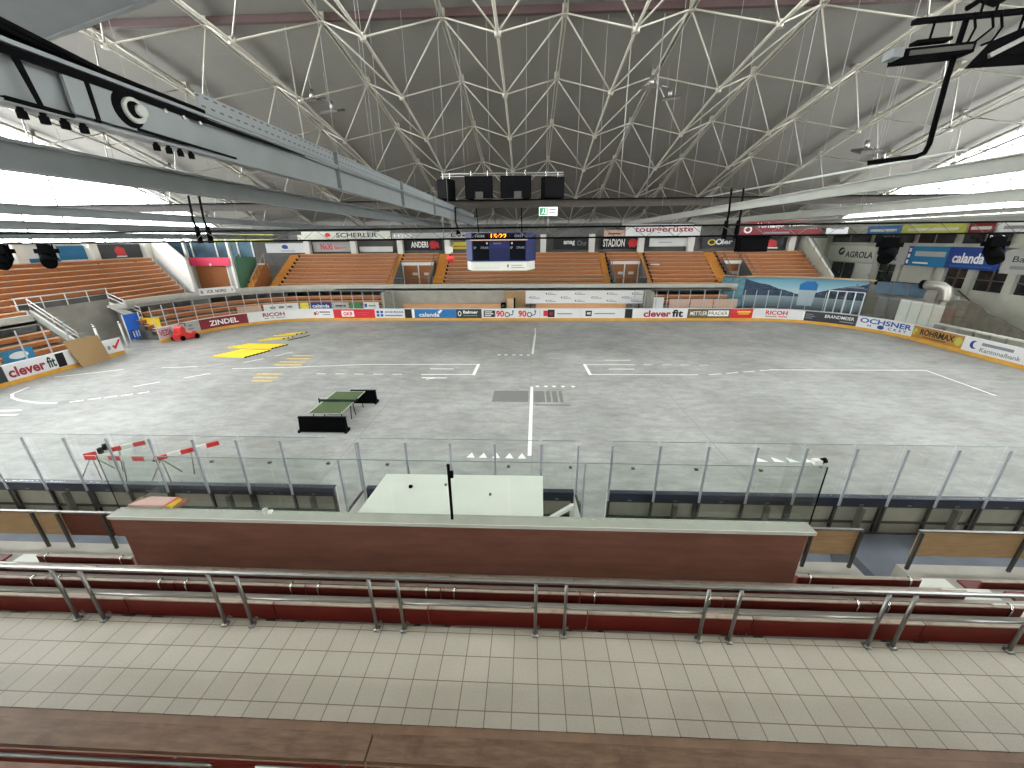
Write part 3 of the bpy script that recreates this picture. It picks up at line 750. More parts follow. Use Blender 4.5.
board(BP, -7.55, -4.95, 'dark green board with white lettering and a round emblem', face=M_ADDGREEN, glass=0, posts=0,
      items=[('ring', .14, .5, .07, .3, .35, M_INKW), T_('Balmer', .28, .86, .5, .85, M_INKW, .03), R_(.28, .84, .22, .32, M_INKGREY)])
board(BP, -4.95, -3.55, 'small black and white board with three text lines left of the twin red numerals', glass=0, posts=0,
      items=[R_(.16, .98, .1, .86, M_INKK), R_(.24, .78, .64, .74, M_INKW), R_(.24, .86, .42, .52, M_INKW), R_(.24, .7, .2, .3, M_INKW)])
N90 = []
for q in (0, .5):
    N90 += [T_('90', q + .02, q + .2, .12, .86, M_INKRED, .03), ('ring', q + .27, .38, .06, .3, .35, M_ADDARK), ('p', [(q + .3, .2), (q + .4, .35), (q + .42, .85), (q + .38, .9), (q + .39, .45), (q + .3, .3)], M_INKBLUE)]
board(BP, -3.55, .95, 'white board with two red numerals ninety beside dark swirls', glass=0, posts=0, items=N90)
board(BP, .95, 5.0, 'white board with a red square and a black square', glass=0, posts=0,
      items=[R_(.09, .2, .2, .85, M_ADRED), R_(.2, .37, .08, .96, M_INKK), R_(.24, .33, .3, .7, M_ADMAR), R_(.43, .8, .42, .54, M_INKGREY)])
board(BP, 5.0, 9.45, 'white board with one black lettered square and a grey text line', glass=0, posts=0,
      items=[R_(.12, .26, .2, .84, M_INKK), T_('40', .145, .235, .36, .68, M_INKW), R_(.32, .78, .44, .56, M_INKGREY)])
board(BP, 9.45, 10.2, 'dark narrow player gate at the right end of the box wall', face=M_ADBROWN, glass=0, posts=0, items=[R_(.08, .92, 0, 1, M_INKK)])
board(BP, 10.2, 15.6, 'white board with crimson and black lowercase lettering on the far side', glass=G,
      items=[T_('clever', .2, .7, .1, .86, M_INKMAR, .035), T_('fit', .72, .92, .1, .94, M_INKK, .035)])
board(BP, 15.6, 19.75, 'brown board with white and dark boxed capitals', face=M_ADBROWN, glass=G,
      items=[T_('METTLER', .06, .46, .3, .74, M_INKW, .008), R_(.48, .96, .2, .84, M_INKW), T_('PRADER', .5, .94, .32, .72, M_ADBROWN, .008)])
board(BP, 19.75, 21.9, 'small red board with a yellow text bar on the far side', face=M_ADRED, glass=G,
      items=[R_(.3, .9, .6, .78, M_INKYEL), R_(.36, .84, .4, .5, M_INKYEL)])
board(BP, 21.9, 26.15, 'white corner board with red capitals under the lake mural', glass=G, items=[T_('RICOH', .28, .72, .4, .88, M_INKRED, .03), R_(.28, .52, .16, .26, M_INKGREY), R_(.55, .72, .16, .26, M_INKRED)])
board(BP, 26.15, 30.2, 'anthracite corner board with white capitals', face=M_ADDARK, glass=G,
      items=[R_(0, .04, 0, 1, M_INKW), R_(.06, .2, .66, .74, M_INKGREY), R_(.06, .24, .46, .54, M_INKGREY), R_(.06, .2, .26, .34, M_INKGREY), T_('BRANDMEIER', .42, .95, .48, .8, M_INKW, .008), R_(.7, .95, .2, .3, M_INKGREY)])
board(BP, 30.2, 34.3, 'white corner board with blue outlined capitals and a blue dot', glass=G, showposts=False,
      items=[T_('OCHSNER', .05, .97, .46, .94, M_INKBLUE, .03), T_('H', .2, .26, .12, .38, M_INKBLUE), ('e', .43, .24, .06, .2, M_ADNAVY),
             T_('C K E Y', .56, .9, .12, .38, M_INKBLUE)])
board(BP, 34.3, 38.05, 'tan corner board with dark lettering and two face-like ends', face=M_ADTAN, glass=G, showposts=False,
      items=[('e', .08, .5, .07, .36, M_ADLIME), ('e', .92, .5, .07, .36, M_ADLIME), T_('ROHRMAX', .16, .84, .34, .86, M_INKK, .03), R_(.24, .7, .12, .24, M_ADBROWN)])
board(BP, 38.05, 41.7, 'white end board with a dark blue crescent and grey lettering', glass=G, showposts=False,
      items=[('e', .2, .55, .075, .32, M_ADNAVY), ('e', .235, .58, .055, .26, M_BOARDW), R_(.32, .82, .62, .84, M_INKGREY), T_('Kantonalbank', .32, .96, .14, .46, M_INKGREY, .02)])
for k, nm in enumerate(('nearest to the crescent board', 'second from the crescent board', 'third from the crescent board', 'fourth from the crescent board', 'fifth from the crescent board')):
    board(BP, 41.7 + 3.76 * k, 41.7 + 3.76 * (k + 1), 'plain white end board at the right rink end, ' + nm, glass=G, showposts=False)

# ================================================================== ON THE RINK FLOOR
def floor_mark(name, mb, mtl, label, cat='floor line'): return tag(mb.obj(name, mtl), label, cat)
def line(m, pts, w, z=.004):
    for a, b in zip(pts[:-1], pts[1:]):
        a, b = Vector((a[0], a[1], 0)), Vector((b[0], b[1], 0)); d = (b - a).normalized(); n = Vector((-d.y, d.x, 0)) * w / 2
        a = a - d * w / 2; b = b + d * w / 2
        m.add([(p.x, p.y, z) for p in (a - n, b - n, b + n, a + n)], [(0, 1, 2, 3)])
    return m
m = line(MB(), [(-19.4, 23.2), (-15.4, 23.6), (-11.2, 24.25), (-3.46, 24.4), (-3.5, 22.36), (-6.7, 22.3)], .11)
for k in range(5): line(m, [(-8 - k * 1.2, 22.3), (-8.5 - k * 1.2, 22.3)], .1)
line(m, [(-3.46, 24.4), (-3.5, 22.36)], .2, .0055); line(m, [(-6.5, 21.7), (-5.1, 21.7)], .13); line(m, [(-6.2, 21.45), (-5.6, 21.7)], .1, .0055); line(m, [(-6.4, 23.4), (-4.98, 23.4)], .12); line(m, [(-20.2, 22.2), (-21.1, 21.4)], .12); line(m, [(-22, 20.6), (-22.8, 19.9)], .12)
line(m, [(-19.6, 24.6), (-18.9, 25.4)], .12); line(m, [(-18.4, 26.2), (-17.8, 27.2)], .12)
floor_mark('floor_line', m, M_LINEW, 'white painted box outline on the concrete left of the centre line')
m = line(MB(), [(6.8, 24.5), (3.54, 24.5), (3.62, 22.49), (10.06, 22.55)], .11)
for k in range(4): line(m, [(10.8 + k * 1.15, 22.6 + k * .27), (11.5 + k * 1.15, 22.75 + k * .27)], .1)
for k in range(4): line(m, [(7.4 + k * 1.2, 24.5), (7.9 + k * 1.2, 24.5)], .09)
line(m, [(3.54, 24.5), (3.62, 22.49)], .2, .0055); line(m, [(5.1, 25.5), (6.7, 25.5)], .12); line(m, [(5.0, 23.55), (6.5, 23.6)], .13); line(m, [(15, 23.6), (24.3, 23.66), (23.98, 19.6)], .12)
floor_mark('floor_line', m, M_LINEW, 'white painted box outline on the concrete right of the centre line')
m = line(MB(), [(.05, 20.25), (-.08, 13.0)], .15); line(m, [(.45, 35.6), (.42, 33)], .08); line(m, [(.42, 33), (.14, 27.0)], .15)
floor_mark('floor_line', m, M_LINEW, 'white centre line broken in the middle of the rink')
m = MB()
for k, x in enumerate((-2.26, -1.76, -1.19, -.69, -.16)): m.add([(x - .12, 26.56, .004), (x + .12, 26.56, .004), (x + .1, 26.78, .004), (x - .1, 26.78, .004)], [(0, 1, 2, 3)])
floor_mark('floor_marker', m, M_LINEW, 'row of white dots left of the far half of the centre line', 'floor marking')
m = MB()
for k, x in enumerate((.36, .84, 1.3, 1.8, 2.36)): m.add([(x - .13, 20.5, .004), (x + .13, 20.5, .004), (x + .06, 20.28, .004), (x - .06, 20.28, .004)], [(0, 1, 2, 3)])
floor_mark('floor_marker', m, M_LINEW, 'row of white dots just right of the near half of the centre line', 'floor marking')
m = MB()
for x in (-2.32, -1.85, -1.35, -.85, -.37): m.add([(x - .16, 12.72, .004), (x + .16, 12.72, .004), (x, 13.1, .004)], [(0, 1, 2)])
floor_mark('floor_marker', m, M_LINEW, 'row of five white triangles left of the centre line, behind the near glass', 'floor marking')
m = MB()
for x in (8.5, 9.1, 9.65, 10.25): m.add([(x - .16, 12.75, .004), (x + .22, 12.75, .004), (x - .1, 13.1, .004)], [(0, 1, 2)])
floor_mark('floor_marker', m, M_LINEW, 'row of white triangles behind the near glass on the right', 'floor marking')
m = MB(); m.box(-2.0, -.14, 18.15, 19.66, .001, .006); tag(m.obj('floor_patch', M_GRATE), 'dark grey rectangular patch left of the centre line', 'floor patch')
m = MB()
for a, b in ((.12, .72), (.78, 1.02), (1.1, 1.38), (1.46, 1.66)): m.box(a + .02, b, 18.15, 19.66, .001, .006)
tag(m.obj('floor_patch', M_GRATE), 'dark striped patch right of the centre line', 'floor patch')
m = MB(); m.box(.2, 1.95, 17.72, 17.86, .001, .007); tag(m.obj('drain_channel', M_GRATE), 'narrow dark channel below the striped patch', 'drain')
m = MB(); pts = [(-28.9, 19.6), (-28.56, 18.6), (-27.8, 18.05), (-27.03, 17.75), (-25.46, 17.4), (-24.6, 17.42)]
line(m, pts, .13)
for p, q in (((-23.95, 17.6), (-23.6, 17.78)), ((-23.35, 17.95), (-23.0, 18.12)), ((-22.75, 18.22), (-22.4, 18.4)), ((-22.1, 18.52), (-21.8, 18.7)), ((-21.5, 18.86), (-21.2, 19.05))): line(m, [p, q], .14)
line(m, [(-29.5, 16.2), (-25.4, 16.5)], .16); line(m, [(-29, 15.6), (-24.9, 16.0)], .14); line(m, [(-29.4, 21.4), (-26.6, 22.9)], .1)
line(m, [(-24.3, 23.3), (-22.2, 23.6)], .1)
floor_mark('floor_line', m, M_LINEW, 'white curved goal line with dashes at the left rink end')
m = MB()
for y, a, b in ((26.25, -17.17, -15.6), (25.5, -17.2, -15.5), (24.75, -17.25, -15.45), (24.1, -17.2, -15.3), (22.2, -17.1, -15.5), (21.55, -16.9, -15.4), (20.95, -16.6, -15.3)): m.box(a, b, y - .13, y + .13, .001, .004)
floor_mark('floor_stripes', m, M_LINEY, 'faded yellow painted stripes crossing the left white line', 'floor marking')

# yellow planks in heaps
GP = 'yellow planks lying on the rink'
yl = []
for k in range(7): yl.append(((-22.9 + .12 * k, 26.0 + .28 * k), (-20.35 + .1 * k, 25.75 + .27 * k), 'lower'))
for k in range(5): yl.append(((-23.6 + .2 * k, 28.35 + .26 * k), (-19.9 + .12 * k, 28.1 + .26 * k), 'middle'))
for k in range(3): yl.append(((-22.6 + .2 * k, 30.6 + .3 * k), (-20.9 + .2 * k, 31.2 + .3 * k), 'upper'))
for k in range(3): yl.append(((-22.4 + .3 * k, 32.2 + .35 * k), (-20.7 + .2 * k, 32.8 + .4 * k), 'farthest'))
cnt = {}
for a, b, nm in yl:
    q = cnt.get(nm, 0); cnt[nm] = q + 1
    t = thing('yellow_plank', 'yellow plank in the %s heap on the rink, %s from the front' % (nm, ORD[q]), 'plank', ((a[0] + b[0]) / 2, (a[1] + b[1]) / 2, 0), GP)
    m = MB(); m.bar((a[0], a[1], .03), (b[0], b[1], .03), .25, .06); m.obj('plank', M_YEL, t)
    m = MB(); d = (Vector((b[0], b[1], .03)) - Vector((a[0], a[1], .03))).normalized(); m.bar(Vector((b[0], b[1], .03)), Vector((b[0], b[1], .03)) + d * .08, .25, .06); m.obj('end_cap', M_BLACK, t)
m = MB(); m.tube([(-20.2, 30.7, .02), (-19.7, 31.6, .02), (-19.3, 32.4, .02)], .035, 6); tag(m.obj('dark_bar', M_BLACK), 'thin dark bar lying right of the yellow heaps', 'bar')

# table tennis table with black barriers at both ends
t = thing('table_tennis_table', 'green table tennis table standing on the rink concrete', 'table', (-8.95, 16.2, 0))
m = MB(); m.box(-9.7, -8.22, 14.88, 16.19, .735, .76); m.obj('table_top', M_TTGREEN, t)
m = MB(); m.box(-9.7, -8.22, 16.21, 17.52, .735, .76); m.obj('table_top', M_TTGREEN, t)
m = MB()
for a in (-9.7, -8.24): m.box(a, a + .02, 14.88, 17.52, .7602, .7612)
for y in (14.88, 17.5): m.box(-9.7, -8.22, y, y + .02, .7602, .7612)
m.obj('edge_line', M_LINEW, t)
m = MB(); m.box(-9.85, -8.07, 16.19, 16.21, .76, .88); n = m.obj('net', M_ADDGREEN, t)
m = MB(); m.box(-9.88, -9.84, 16.18, 16.22, .7, .93); m.box(-8.08, -8.04, 16.18, 16.22, .7, .93); m.obj('net_post', M_BLACK, n)
for x in (-9.6, -8.34):
    for y in (15.05, 15.95, 16.4, 17.3):
        m = MB(); m.tube([(x, y, 0), (x, y + (.1 if y < 16.2 else -.1), .735)], .022, 6); m.obj('leg', M_BLACK, t, True)
def ttbar(y, x0, x1, label):
    t = thing('table_barrier', label, 'barrier', ((x0 + x1) / 2, y, 0), 'black barriers at the table ends')
    m = MB(); m.prism([(x0, y - .12, .02), (x0, y + .12, .02), (x0, y + .05, .66), (x0, y - .05, .66)], (x1 - x0, 0, 0)); m.obj('cover', M_BLACK, t)
    for a in (x0, x1): m = MB(); m.box(a - .04, a + .04, y - .2, y + .2, 0, .12); m.obj('foot', M_BLACKG, t)
    m = MB(); m.box(x0 - .02, x1 + .02, y - .06, y + .06, .66, .7); m.obj('top_edge', M_BLACKG, t)
ttbar(14.7, -10.02, -7.97, 'black barrier in front of the near end of the green table')
ttbar(17.85, -9.1, -7.85, 'black barrier behind the far end of the green table')
# red and white barrier beams on trestles
def trestle_beam(a, b, z0, z1, label, n=5, legs=((.1, 1), (.55, 0))):
    a = Vector((a[0], a[1], z0)); b = Vector((b[0], b[1], z1))
    t = thing('barrier_beam', label, 'barrier beam', (a.x, a.y, 0), 'red and white barrier beams')
    for k in range(n):
        m = MB(); m.bar(a + (b - a) * k / n, a + (b - a) * (k + 1) / n, .06, .16); m.obj('beam_section', M_RED if k % 2 == 0 else M_WHITEP, t)
    for f, full in legs:
        p = a + (b - a) * f
        for dx, dy in ((-.35, -.3), (.35, -.25), (.1, .45)) if full else ((0, -.15),):
            m = MB(); m.tube([(p.x, p.y, p.z - .05), (p.x + dx, p.y + dy, .01)], .018, 6); m.obj('leg', M_GALV, t, True)
trestle_beam((-15.5, 11.05), (-14.1, 11.9), .86, .94, 'red and white beam slanting away at the left, behind the near glass', 5)
trestle_beam((-15.35, 10.95), (-12.75, 10.92), .86, .86, 'long red and white beam lying level behind the near glass', 6, ((.52, 0),))
trestle_beam((-12.85, 10.9), (-11.35, 11.95), .86, .94, 'red and white beam slanting away at the right of the level beam', 5)
t = thing('warning_lamp', 'two black warning lamps on the left end of the red and white beams', 'lamp', (-14.95, 11.2, .95))
for x, y, z in ((-15.0, 11.18, 1.02), (-14.85, 11.25, 1.14)):
    m = MB(); m.tube([(x, y, z - .07), (x, y, z + .07)], .08, 10); m.box(x - .05, x + .05, y - .05, y + .05, z - .14, z - .07); m.obj('lamp_head', M_BLACK, t, True)
# things at the left gate
t = thing('plywood_sheet', 'large plywood sheet leaning against the left end boards', 'plywood sheet', (-30.6, 24.6, 0))
m = MB(); m.prism([(-29.75, 23.25, 0), (-29.95, 25.3, 0), (-30.32, 25.3, 1.72), (-30.28, 23.15, 1.78)], (.03, 0, .01)); m.obj('sheet', M_PLY, t)
t = thing('red_machine', 'small red machine parked by the left corner boards', 'machine', (-29.3, 31.0, 0))
m = MB()
prof = [(-.75, .08), (-.8, .5), (-.55, .62), (-.5, 1.05), (-.3, 1.2), (-.1, 1.0), (-.05, .62), (.3, .5), (.5, .66), (.75, .6), (.95, .34), (.98, .08)]
m.sweep([[(-29.3 + dx + a * .36, 31.0 + a * .75, z) for a, z in prof] for dx in (-.3, .3)]); m.obj('body', M_RED, t)
for a in (-.6, .65):
    for dx in (-.45, .38): m = MB(); m.disc((-29.3 + dx + a * .36, 31.0 + a * .75, .2), (1, 0, 0), .2, .09); m.obj('wheel', M_BLACK, t)
m = MB(); m.tube([(-29.3 - .3, 30.9, 1.05), (-29.3 - .2, 31.1, 1.35), (-29.3 + .2, 31.1, 1.35), (-29.3 + .3, 31.0, 1.1)], .03, 6); m.obj('handle', M_BLACK, t, True)
t = thing('white_door', 'white open gate door with a yellow top at the left rink entrance', 'gate door', (-31.7, 31.3, 0))
m = MB(); m.prism([(-32.9, 31.35, .05), (-31.6, 31.5, .05), (-31.6, 31.5, 1.15), (-32.9, 31.35, 1.15)], (0, .06, 0)); m.obj('panel', M_WHITEP, t)
m = MB(); m.prism([(-32.9, 31.33, 1.0), (-31.6, 31.48, 1.0), (-31.6, 31.48, 1.75), (-32.9, 31.33, 1.75)], (0, .06, 0)); m.obj('yellow_top', M_YEL, t)
t = thing('blue_door', 'bright blue sheet with a poster at the left rink entrance', 'door', (-33, 30.5, 0))
m = MB(); m.prism([(-33.1, 29.95, .2), (-33.0, 31.1, .2), (-33.0, 31.1, 2.25), (-33.1, 29.95, 2.25)], (.05, 0, 0)); m.obj('sheet', M_BLUEDOOR, t)
m = MB(); m.box(-33.03, -33.02 + .01, 30.15, 30.85, .3, .95); m.obj('poster', M_ADDARK, t)
m = MB()
for y in (30.3, 30.55, 30.75): m.tube([(-33.0, y, .35), (-33.0, y, .85)], .05, 6)
m.obj('printed_figures', M_BOARDW, t)
for y in (29.85, 31.2): m = MB(); m.tube([(-33.0, y, 0), (-33.0, y, 2.3)], .04, 6); m.obj('post', M_WHITEP, t, True)

# ================================================================== FAR AND END STANDS
# gallery ledge following the rink outline
def ledge(s0, s1):
    m = MB(); m.slab(BP, s0, s1, 3.2, 5.0, 2.66, 2.86); m.slab(BP, s0, s1, 3.2, 3.45, 2.6, 3.28)
    return struct(m.obj('gallery_ledge', mat('ledge_paint', (176, 176, 166), .7, 0, .08)))
ledge(-62, -41.2); ledge(-34.9, 21.9); ledge(30.0, 34.0)
# lower tier behind the glass: left part, right part, left end
def low_tier(s0, s1, nm):
    m = MB()
    for k in range(4): m.slab(BP, s0, s1, 1.1 + .55 * k, 3.3, 0, .35 + .45 * k)
    struct(m.obj('low_terrace', M_CONCD))
    for k in range(4):
        c = BP((s0 + s1) / 2, 1.3 + .55 * k)
        t = thing('low_bench', '%s low bench row from the glass, %s' % (ORD[k], nm), 'bench row', (c[0], c[1], .35 + .45 * k), 'low bench rows behind the rink glass')
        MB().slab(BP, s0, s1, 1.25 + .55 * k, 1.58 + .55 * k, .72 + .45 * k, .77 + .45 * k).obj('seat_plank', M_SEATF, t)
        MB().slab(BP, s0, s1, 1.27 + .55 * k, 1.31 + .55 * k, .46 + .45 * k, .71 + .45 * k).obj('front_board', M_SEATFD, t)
        n = int((s1 - s0) / 2.4)
        for q in range(n): a = s0 + (q + .5) * (s1 - s0) / n; MB().slab(BP, a - .04, a + .04, 1.35 + .55 * k, 1.5 + .55 * k, .35 + .45 * k, .72 + .45 * k).obj('leg', M_GALV, t)
low_tier(-35.0, -15.6, 'round the left corner')
low_tier(-58, -40.8, 'left of the ramp')
low_tier(12.4, 20.6, 'beside the lake mural')
# banners low behind the left glass
lowb = [(-28.9, -27.0, M_PINKP, 'pinkish', []), (-26.9, -24.0, M_BOARDW, 'white', [R_(.1, .9, .35, .65, M_INKGREY)]), (-23.9, -23.1, M_ADYEL, 'yellow', [('e', .5, .5, .3, .35, M_INKGREEN)]),
        (-23.0, -20.9, M_ADNAVY, 'blue', [T_('calanda', .1, .9, .25, .75, M_INKW, .02)]), (-20.8, -19.0, M_ADGREY, 'grey', [R_(.2, .8, .4, .6, M_ADDARK)]), (-18.9, -17.6, M_ADGREEN, 'green', []),
        (-17.5, -15.8, M_BOARDW, 'white and blue', [R_(.1, .25, .3, .8, M_INKBLUE), R_(.35, .8, .4, .6, M_INKGREY)])]
for a, b, mm, cn, its in lowb:
    c = BP((a + b) / 2, 1.02); t = thing('low_banner', 'small %s banner behind the left far rink glass, %s' % (cn, {'pinkish': 'leftmost', 'white': 'left of the yellow one', 'yellow': 'with a green dot', 'blue': 'with white lettering', 'grey': 'right of the blue one', 'green': 'plain', 'white and blue': 'next to the box wall'}[cn]), 'banner', (c[0], c[1], .4))
    MB().slab(BP, a + .03, b - .03, 1.0, 1.03, .0, 1.72).obj('sheet', mm, t)
    if its: marks(its, lambda u, v, l, a=a, b=b: (*BP(a + u * (b - a), 1.0 - l), 1.0 + v * .72), t)
for a, b, mm, cn in ((-49.5, -47.4, M_ADMAR, 'maroon'), (-47.3, -45.2, M_ADLIME, 'lime and white'), (-45.1, -43.5, M_ADTEAL, 'teal')):
    c = BP((a + b) / 2, 1.02); t = thing('low_banner', 'small %s banner behind the glass at the left picture edge' % cn, 'banner', (c[0], c[1], .4))
    MB().slab(BP, a + .03, b - .03, 1.0, 1.03, .0, 1.75).obj('sheet', mm, t)
    marks([('e', .5, .5, .3, .28, M_BOARDW)], lambda u, v, l, a=a, b=b: (*BP(a + u * (b - a), 1.0 - l), 1.0 + v * .75), t)

# box wall recess in the middle
m = MB(); m.box(-15.4, 12.3, 42.2, 42.5, 0, 2.66); struct(m.obj('wall_box', M_CONC))
m = MB(); m.box(-15.5, -15.2, 40.2, 42.2, 0, 2.66); m.box(12.2, 12.45, 40.2, 42.2, 0, 2.66); struct(m.obj('wall_box_side', M_CONC))
t = thing('player_bench', 'long brown player bench against the box wall left of the plywood cupboard', 'bench', (-8, 41.6, 0))
m = MB(); m.box(-13.6, -3, 41.35, 41.75, 1.32, 1.38); m.obj('seat_plank', M_SEATF, t)
m = MB(); m.box(-13.6, -3, 41.36, 41.4, .9, 1.31); m.obj('front_board', M_SEATF, t)
for x in (-13, -10, -7, -4): m = MB(); m.box(x, x + .08, 41.42, 41.7, 0, 1.32); m.obj('leg', M_BACKF, t)
t = thing('player_bench', 'long brown player bench under the white sponsor wall', 'bench', (5, 41.2, 0))
m = MB(); m.box(.6, 9.9, 40.95, 41.3, 1.34, 1.4); m.obj('seat_plank', M_SEATF, t)
m = MB(); m.box(.6, 9.9, 40.96, 41.0, .9, 1.33); m.obj('front_board', M_SEATF, t)
for x in (1, 4, 7, 9.6): m = MB(); m.box(x, x + .08, 41.02, 41.28, 0, 1.34); m.obj('leg', M_BACKF, t)
t = thing('plywood_cupboard', 'brown plywood cupboard panel between concrete wall and white sponsor wall', 'cupboard', (-1.6, 41.9, 0))
m = MB(); m.box(-2.75, -.55, 41.7, 42.18, 0, 2.6); m.obj('body', M_PLY, t)
m = MB(); m.box(-2.68, -1.68, 41.67, 41.695, .1, 2.5); m.box(-1.64, -.62, 41.67, 41.695, .1, 2.5); m.obj('door', M_PLY, t)
t = thing('wooden_crate', 'pale wooden crate standing in front of the plywood cupboard', 'crate', (-2, 41.1, 0))
m = MB(); m.box(-2.45, -1.75, 40.9, 41.5, 0, 1.95); m.obj('body', M_CARD, t)
m = MB(); m.box(-1.75, -1.6, 40.92, 41.5, 0, 1.95); m.obj('side', M_BLACK, t)
t = thing('black_speaker', 'small black box left of the pale wooden crate', 'box', (-2.9, 41.2, 0))
m = MB(); m.box(-3.1, -2.6, 41.0, 41.34, 0, 1.5); m.obj('body', M_BLACK, t)
m = MB(); m.tube([(-2.85, 41.0, 1.2), (-2.85, 40.98, 1.2)], .15, 12); m.obj('cone', M_BACKF, t)
t = thing('sponsor_wall', 'long white sponsor wall with rows of small dark arrows behind the far boards', 'sponsor wall', (5.6, 41.6, 0))
m = MB(); m.box(-.5, 11.75, 41.55, 41.62, 1.35, 2.66); m.obj('sheet', M_BOARDW, t)
m = MB(); m.box(-.55, 11.8, 41.62, 41.7, 1.3, 2.7); m.obj('frame', M_CONC, t)
for x in (0, 4, 8, 11.4): m = MB(); m.box(x, x + .08, 41.62, 41.7, 0, 1.35); m.obj('leg', M_BACKF, t)
its = []
for q, (u, v) in enumerate(((.03, .42), (.17, .72), (.17, .16), (.30, .42), (.42, .72), (.42, .16), (.56, .42), (.69, .72), (.69, .16), (.82, .42), (.9, .72), (.9, .16))):
    its += [('p', [(u, v + .06), (u + .012, v - .03), (u + .012, v + .15)], M_INKK), R_(u + .018, u + .06, v + .09, v + .13, M_INKGREY), R_(u + .018, u + .09, v - .02, v + .03, M_INKGREY)]
marks(its, lambda u, v, l: (-.5 + 12.25 * u, 41.55 - l, 1.35 + 1.31 * v), t)
t = thing('white_box', 'small white box at the right end of the sponsor wall', 'box', (13.1, 40.4, 0))
m = MB(); m.box(12.5, 13.5, 40.3, 40.6, 0, 2.05); m.obj('body', M_BOARDW, t); m = MB(); m.box(12.46, 13.54, 40.28, 40.62, 2.05, 2.1); m.obj('lid', M_WHITEP, t)
for k, (a, b) in enumerate(((14.0, 16.0), (16.1, 18.3), (18.4, 20.7))):
    t = thing('pink_panel', 'pinkish wooden panel behind the right far glass, %s from the left' % ORD[k], 'panel', ((a + b) / 2, 40.1, 0), 'pinkish panels behind the right far glass')
    m = MB(); m.box(a, b, 40.05, 40.1, .3, 2.0); m.obj('sheet', M_PINKP, t)
    m = MB(); m.box(a + .1, a + .18, 40.1, 40.16, 0, 2.0); m.box(b - .18, b - .1, 40.1, 40.16, 0, 2.0); m.obj('post', M_GALV, t)

# upper far stand: rows k, front at Y 43.3
NR = 9
def ry(k): return 43.4 + .62 * k
def rz(k): return 2.86 + .37 * k
m = MB()
for k in range(NR):
    if k < 6:
        for a, b in ((-29.4, -15.3), (-10.9, 8.9), (12.6, 21.6), (24.0, 31.6)): m.box(a, b, ry(k), 49.9, rz(k) - .4, rz(k))
    else: m.box(-31, 31.6, ry(k), 49.9, rz(k) - .4, rz(k))
m.box(-33.2, -29.4, 46.6, 49.9, 0, 2.86)
struct(m.obj('far_terrace', M_CONCD))
GB = 'bench rows of the far stand'
def far_row(k, x0, x1, blk):
    t = thing('bench_row', '%s bench row from the bottom in the %s' % (ORD[k], blk), 'bench row', ((x0 + x1) / 2, ry(k), rz(k)), GB)
    y, z = ry(k), rz(k)
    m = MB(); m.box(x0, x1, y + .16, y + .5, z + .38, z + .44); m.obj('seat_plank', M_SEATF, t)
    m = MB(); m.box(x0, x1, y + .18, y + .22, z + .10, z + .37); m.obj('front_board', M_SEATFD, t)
    n = max(2, int((x1 - x0) / 3))
    for q in range(n):
        a = x0 + (q + .5) * (x1 - x0) / n; m = MB(); m.box(a - .04, a + .04, y + .24, y + .46, z, z + .38); m.obj('leg', M_BACKF, t)
for k in range(NR):
    far_row(k, -28.1, -16.0, 'far block left of the scoreboard')
    far_row(k, -9.6, 8.0, 'far block behind the scoreboard')
    far_row(k, 13.3, 20.1, 'far block right of the scoreboard')
    far_row(k, 24.2, 31.4, 'far block above the lake mural')
    if k >= 6:
        far_row(k, -15.2, -11.0, 'short block above the left entrance')
        far_row(k, 8.9, 12.55, 'short block above the middle entrance')
        far_row(k, 21.6, 24.0, 'short block above the rightmost entrance')
# painted stairs
def stair(name, x0, x1, label):
    t = thing(name, label, 'stair', ((x0 + x1) / 2, ry(0), 2.86))
    for k in range(NR):
        m = MB(); m.box(x0, x1, ry(k) - .03, ry(k) + .3, rz(k), rz(k) + .19); m.box(x0, x1, ry(k) + .3, ry(k) + .6, rz(k), rz(k) + .36); m.obj('step', M_ORANGE, t)
        m = MB(); m.box(x1 - .04, x1 + .16, ry(k) + .08, ry(k) + .32, rz(k), rz(k) + .3); m.obj('step_edge', M_BLACK, t)
stair('stairway', -29.35, -28.25, 'orange painted stairway at the left end of the far stand')
stair('stairway', -15.95, -15.35, 'narrow orange stairway left of the left entrance')
stair('stairway', -10.9, -9.7, 'orange painted stairway right of the left entrance')
stair('stairway', 8.05, 8.75, 'orange painted stairway left of the entrance right of the scoreboard')
stair('stairway', 12.65, 13.2, 'narrow orange stairway right of the entrance right of the scoreboard')
stair('stairway', 20.2, 21.4, 'orange painted stairway left of the lake mural')
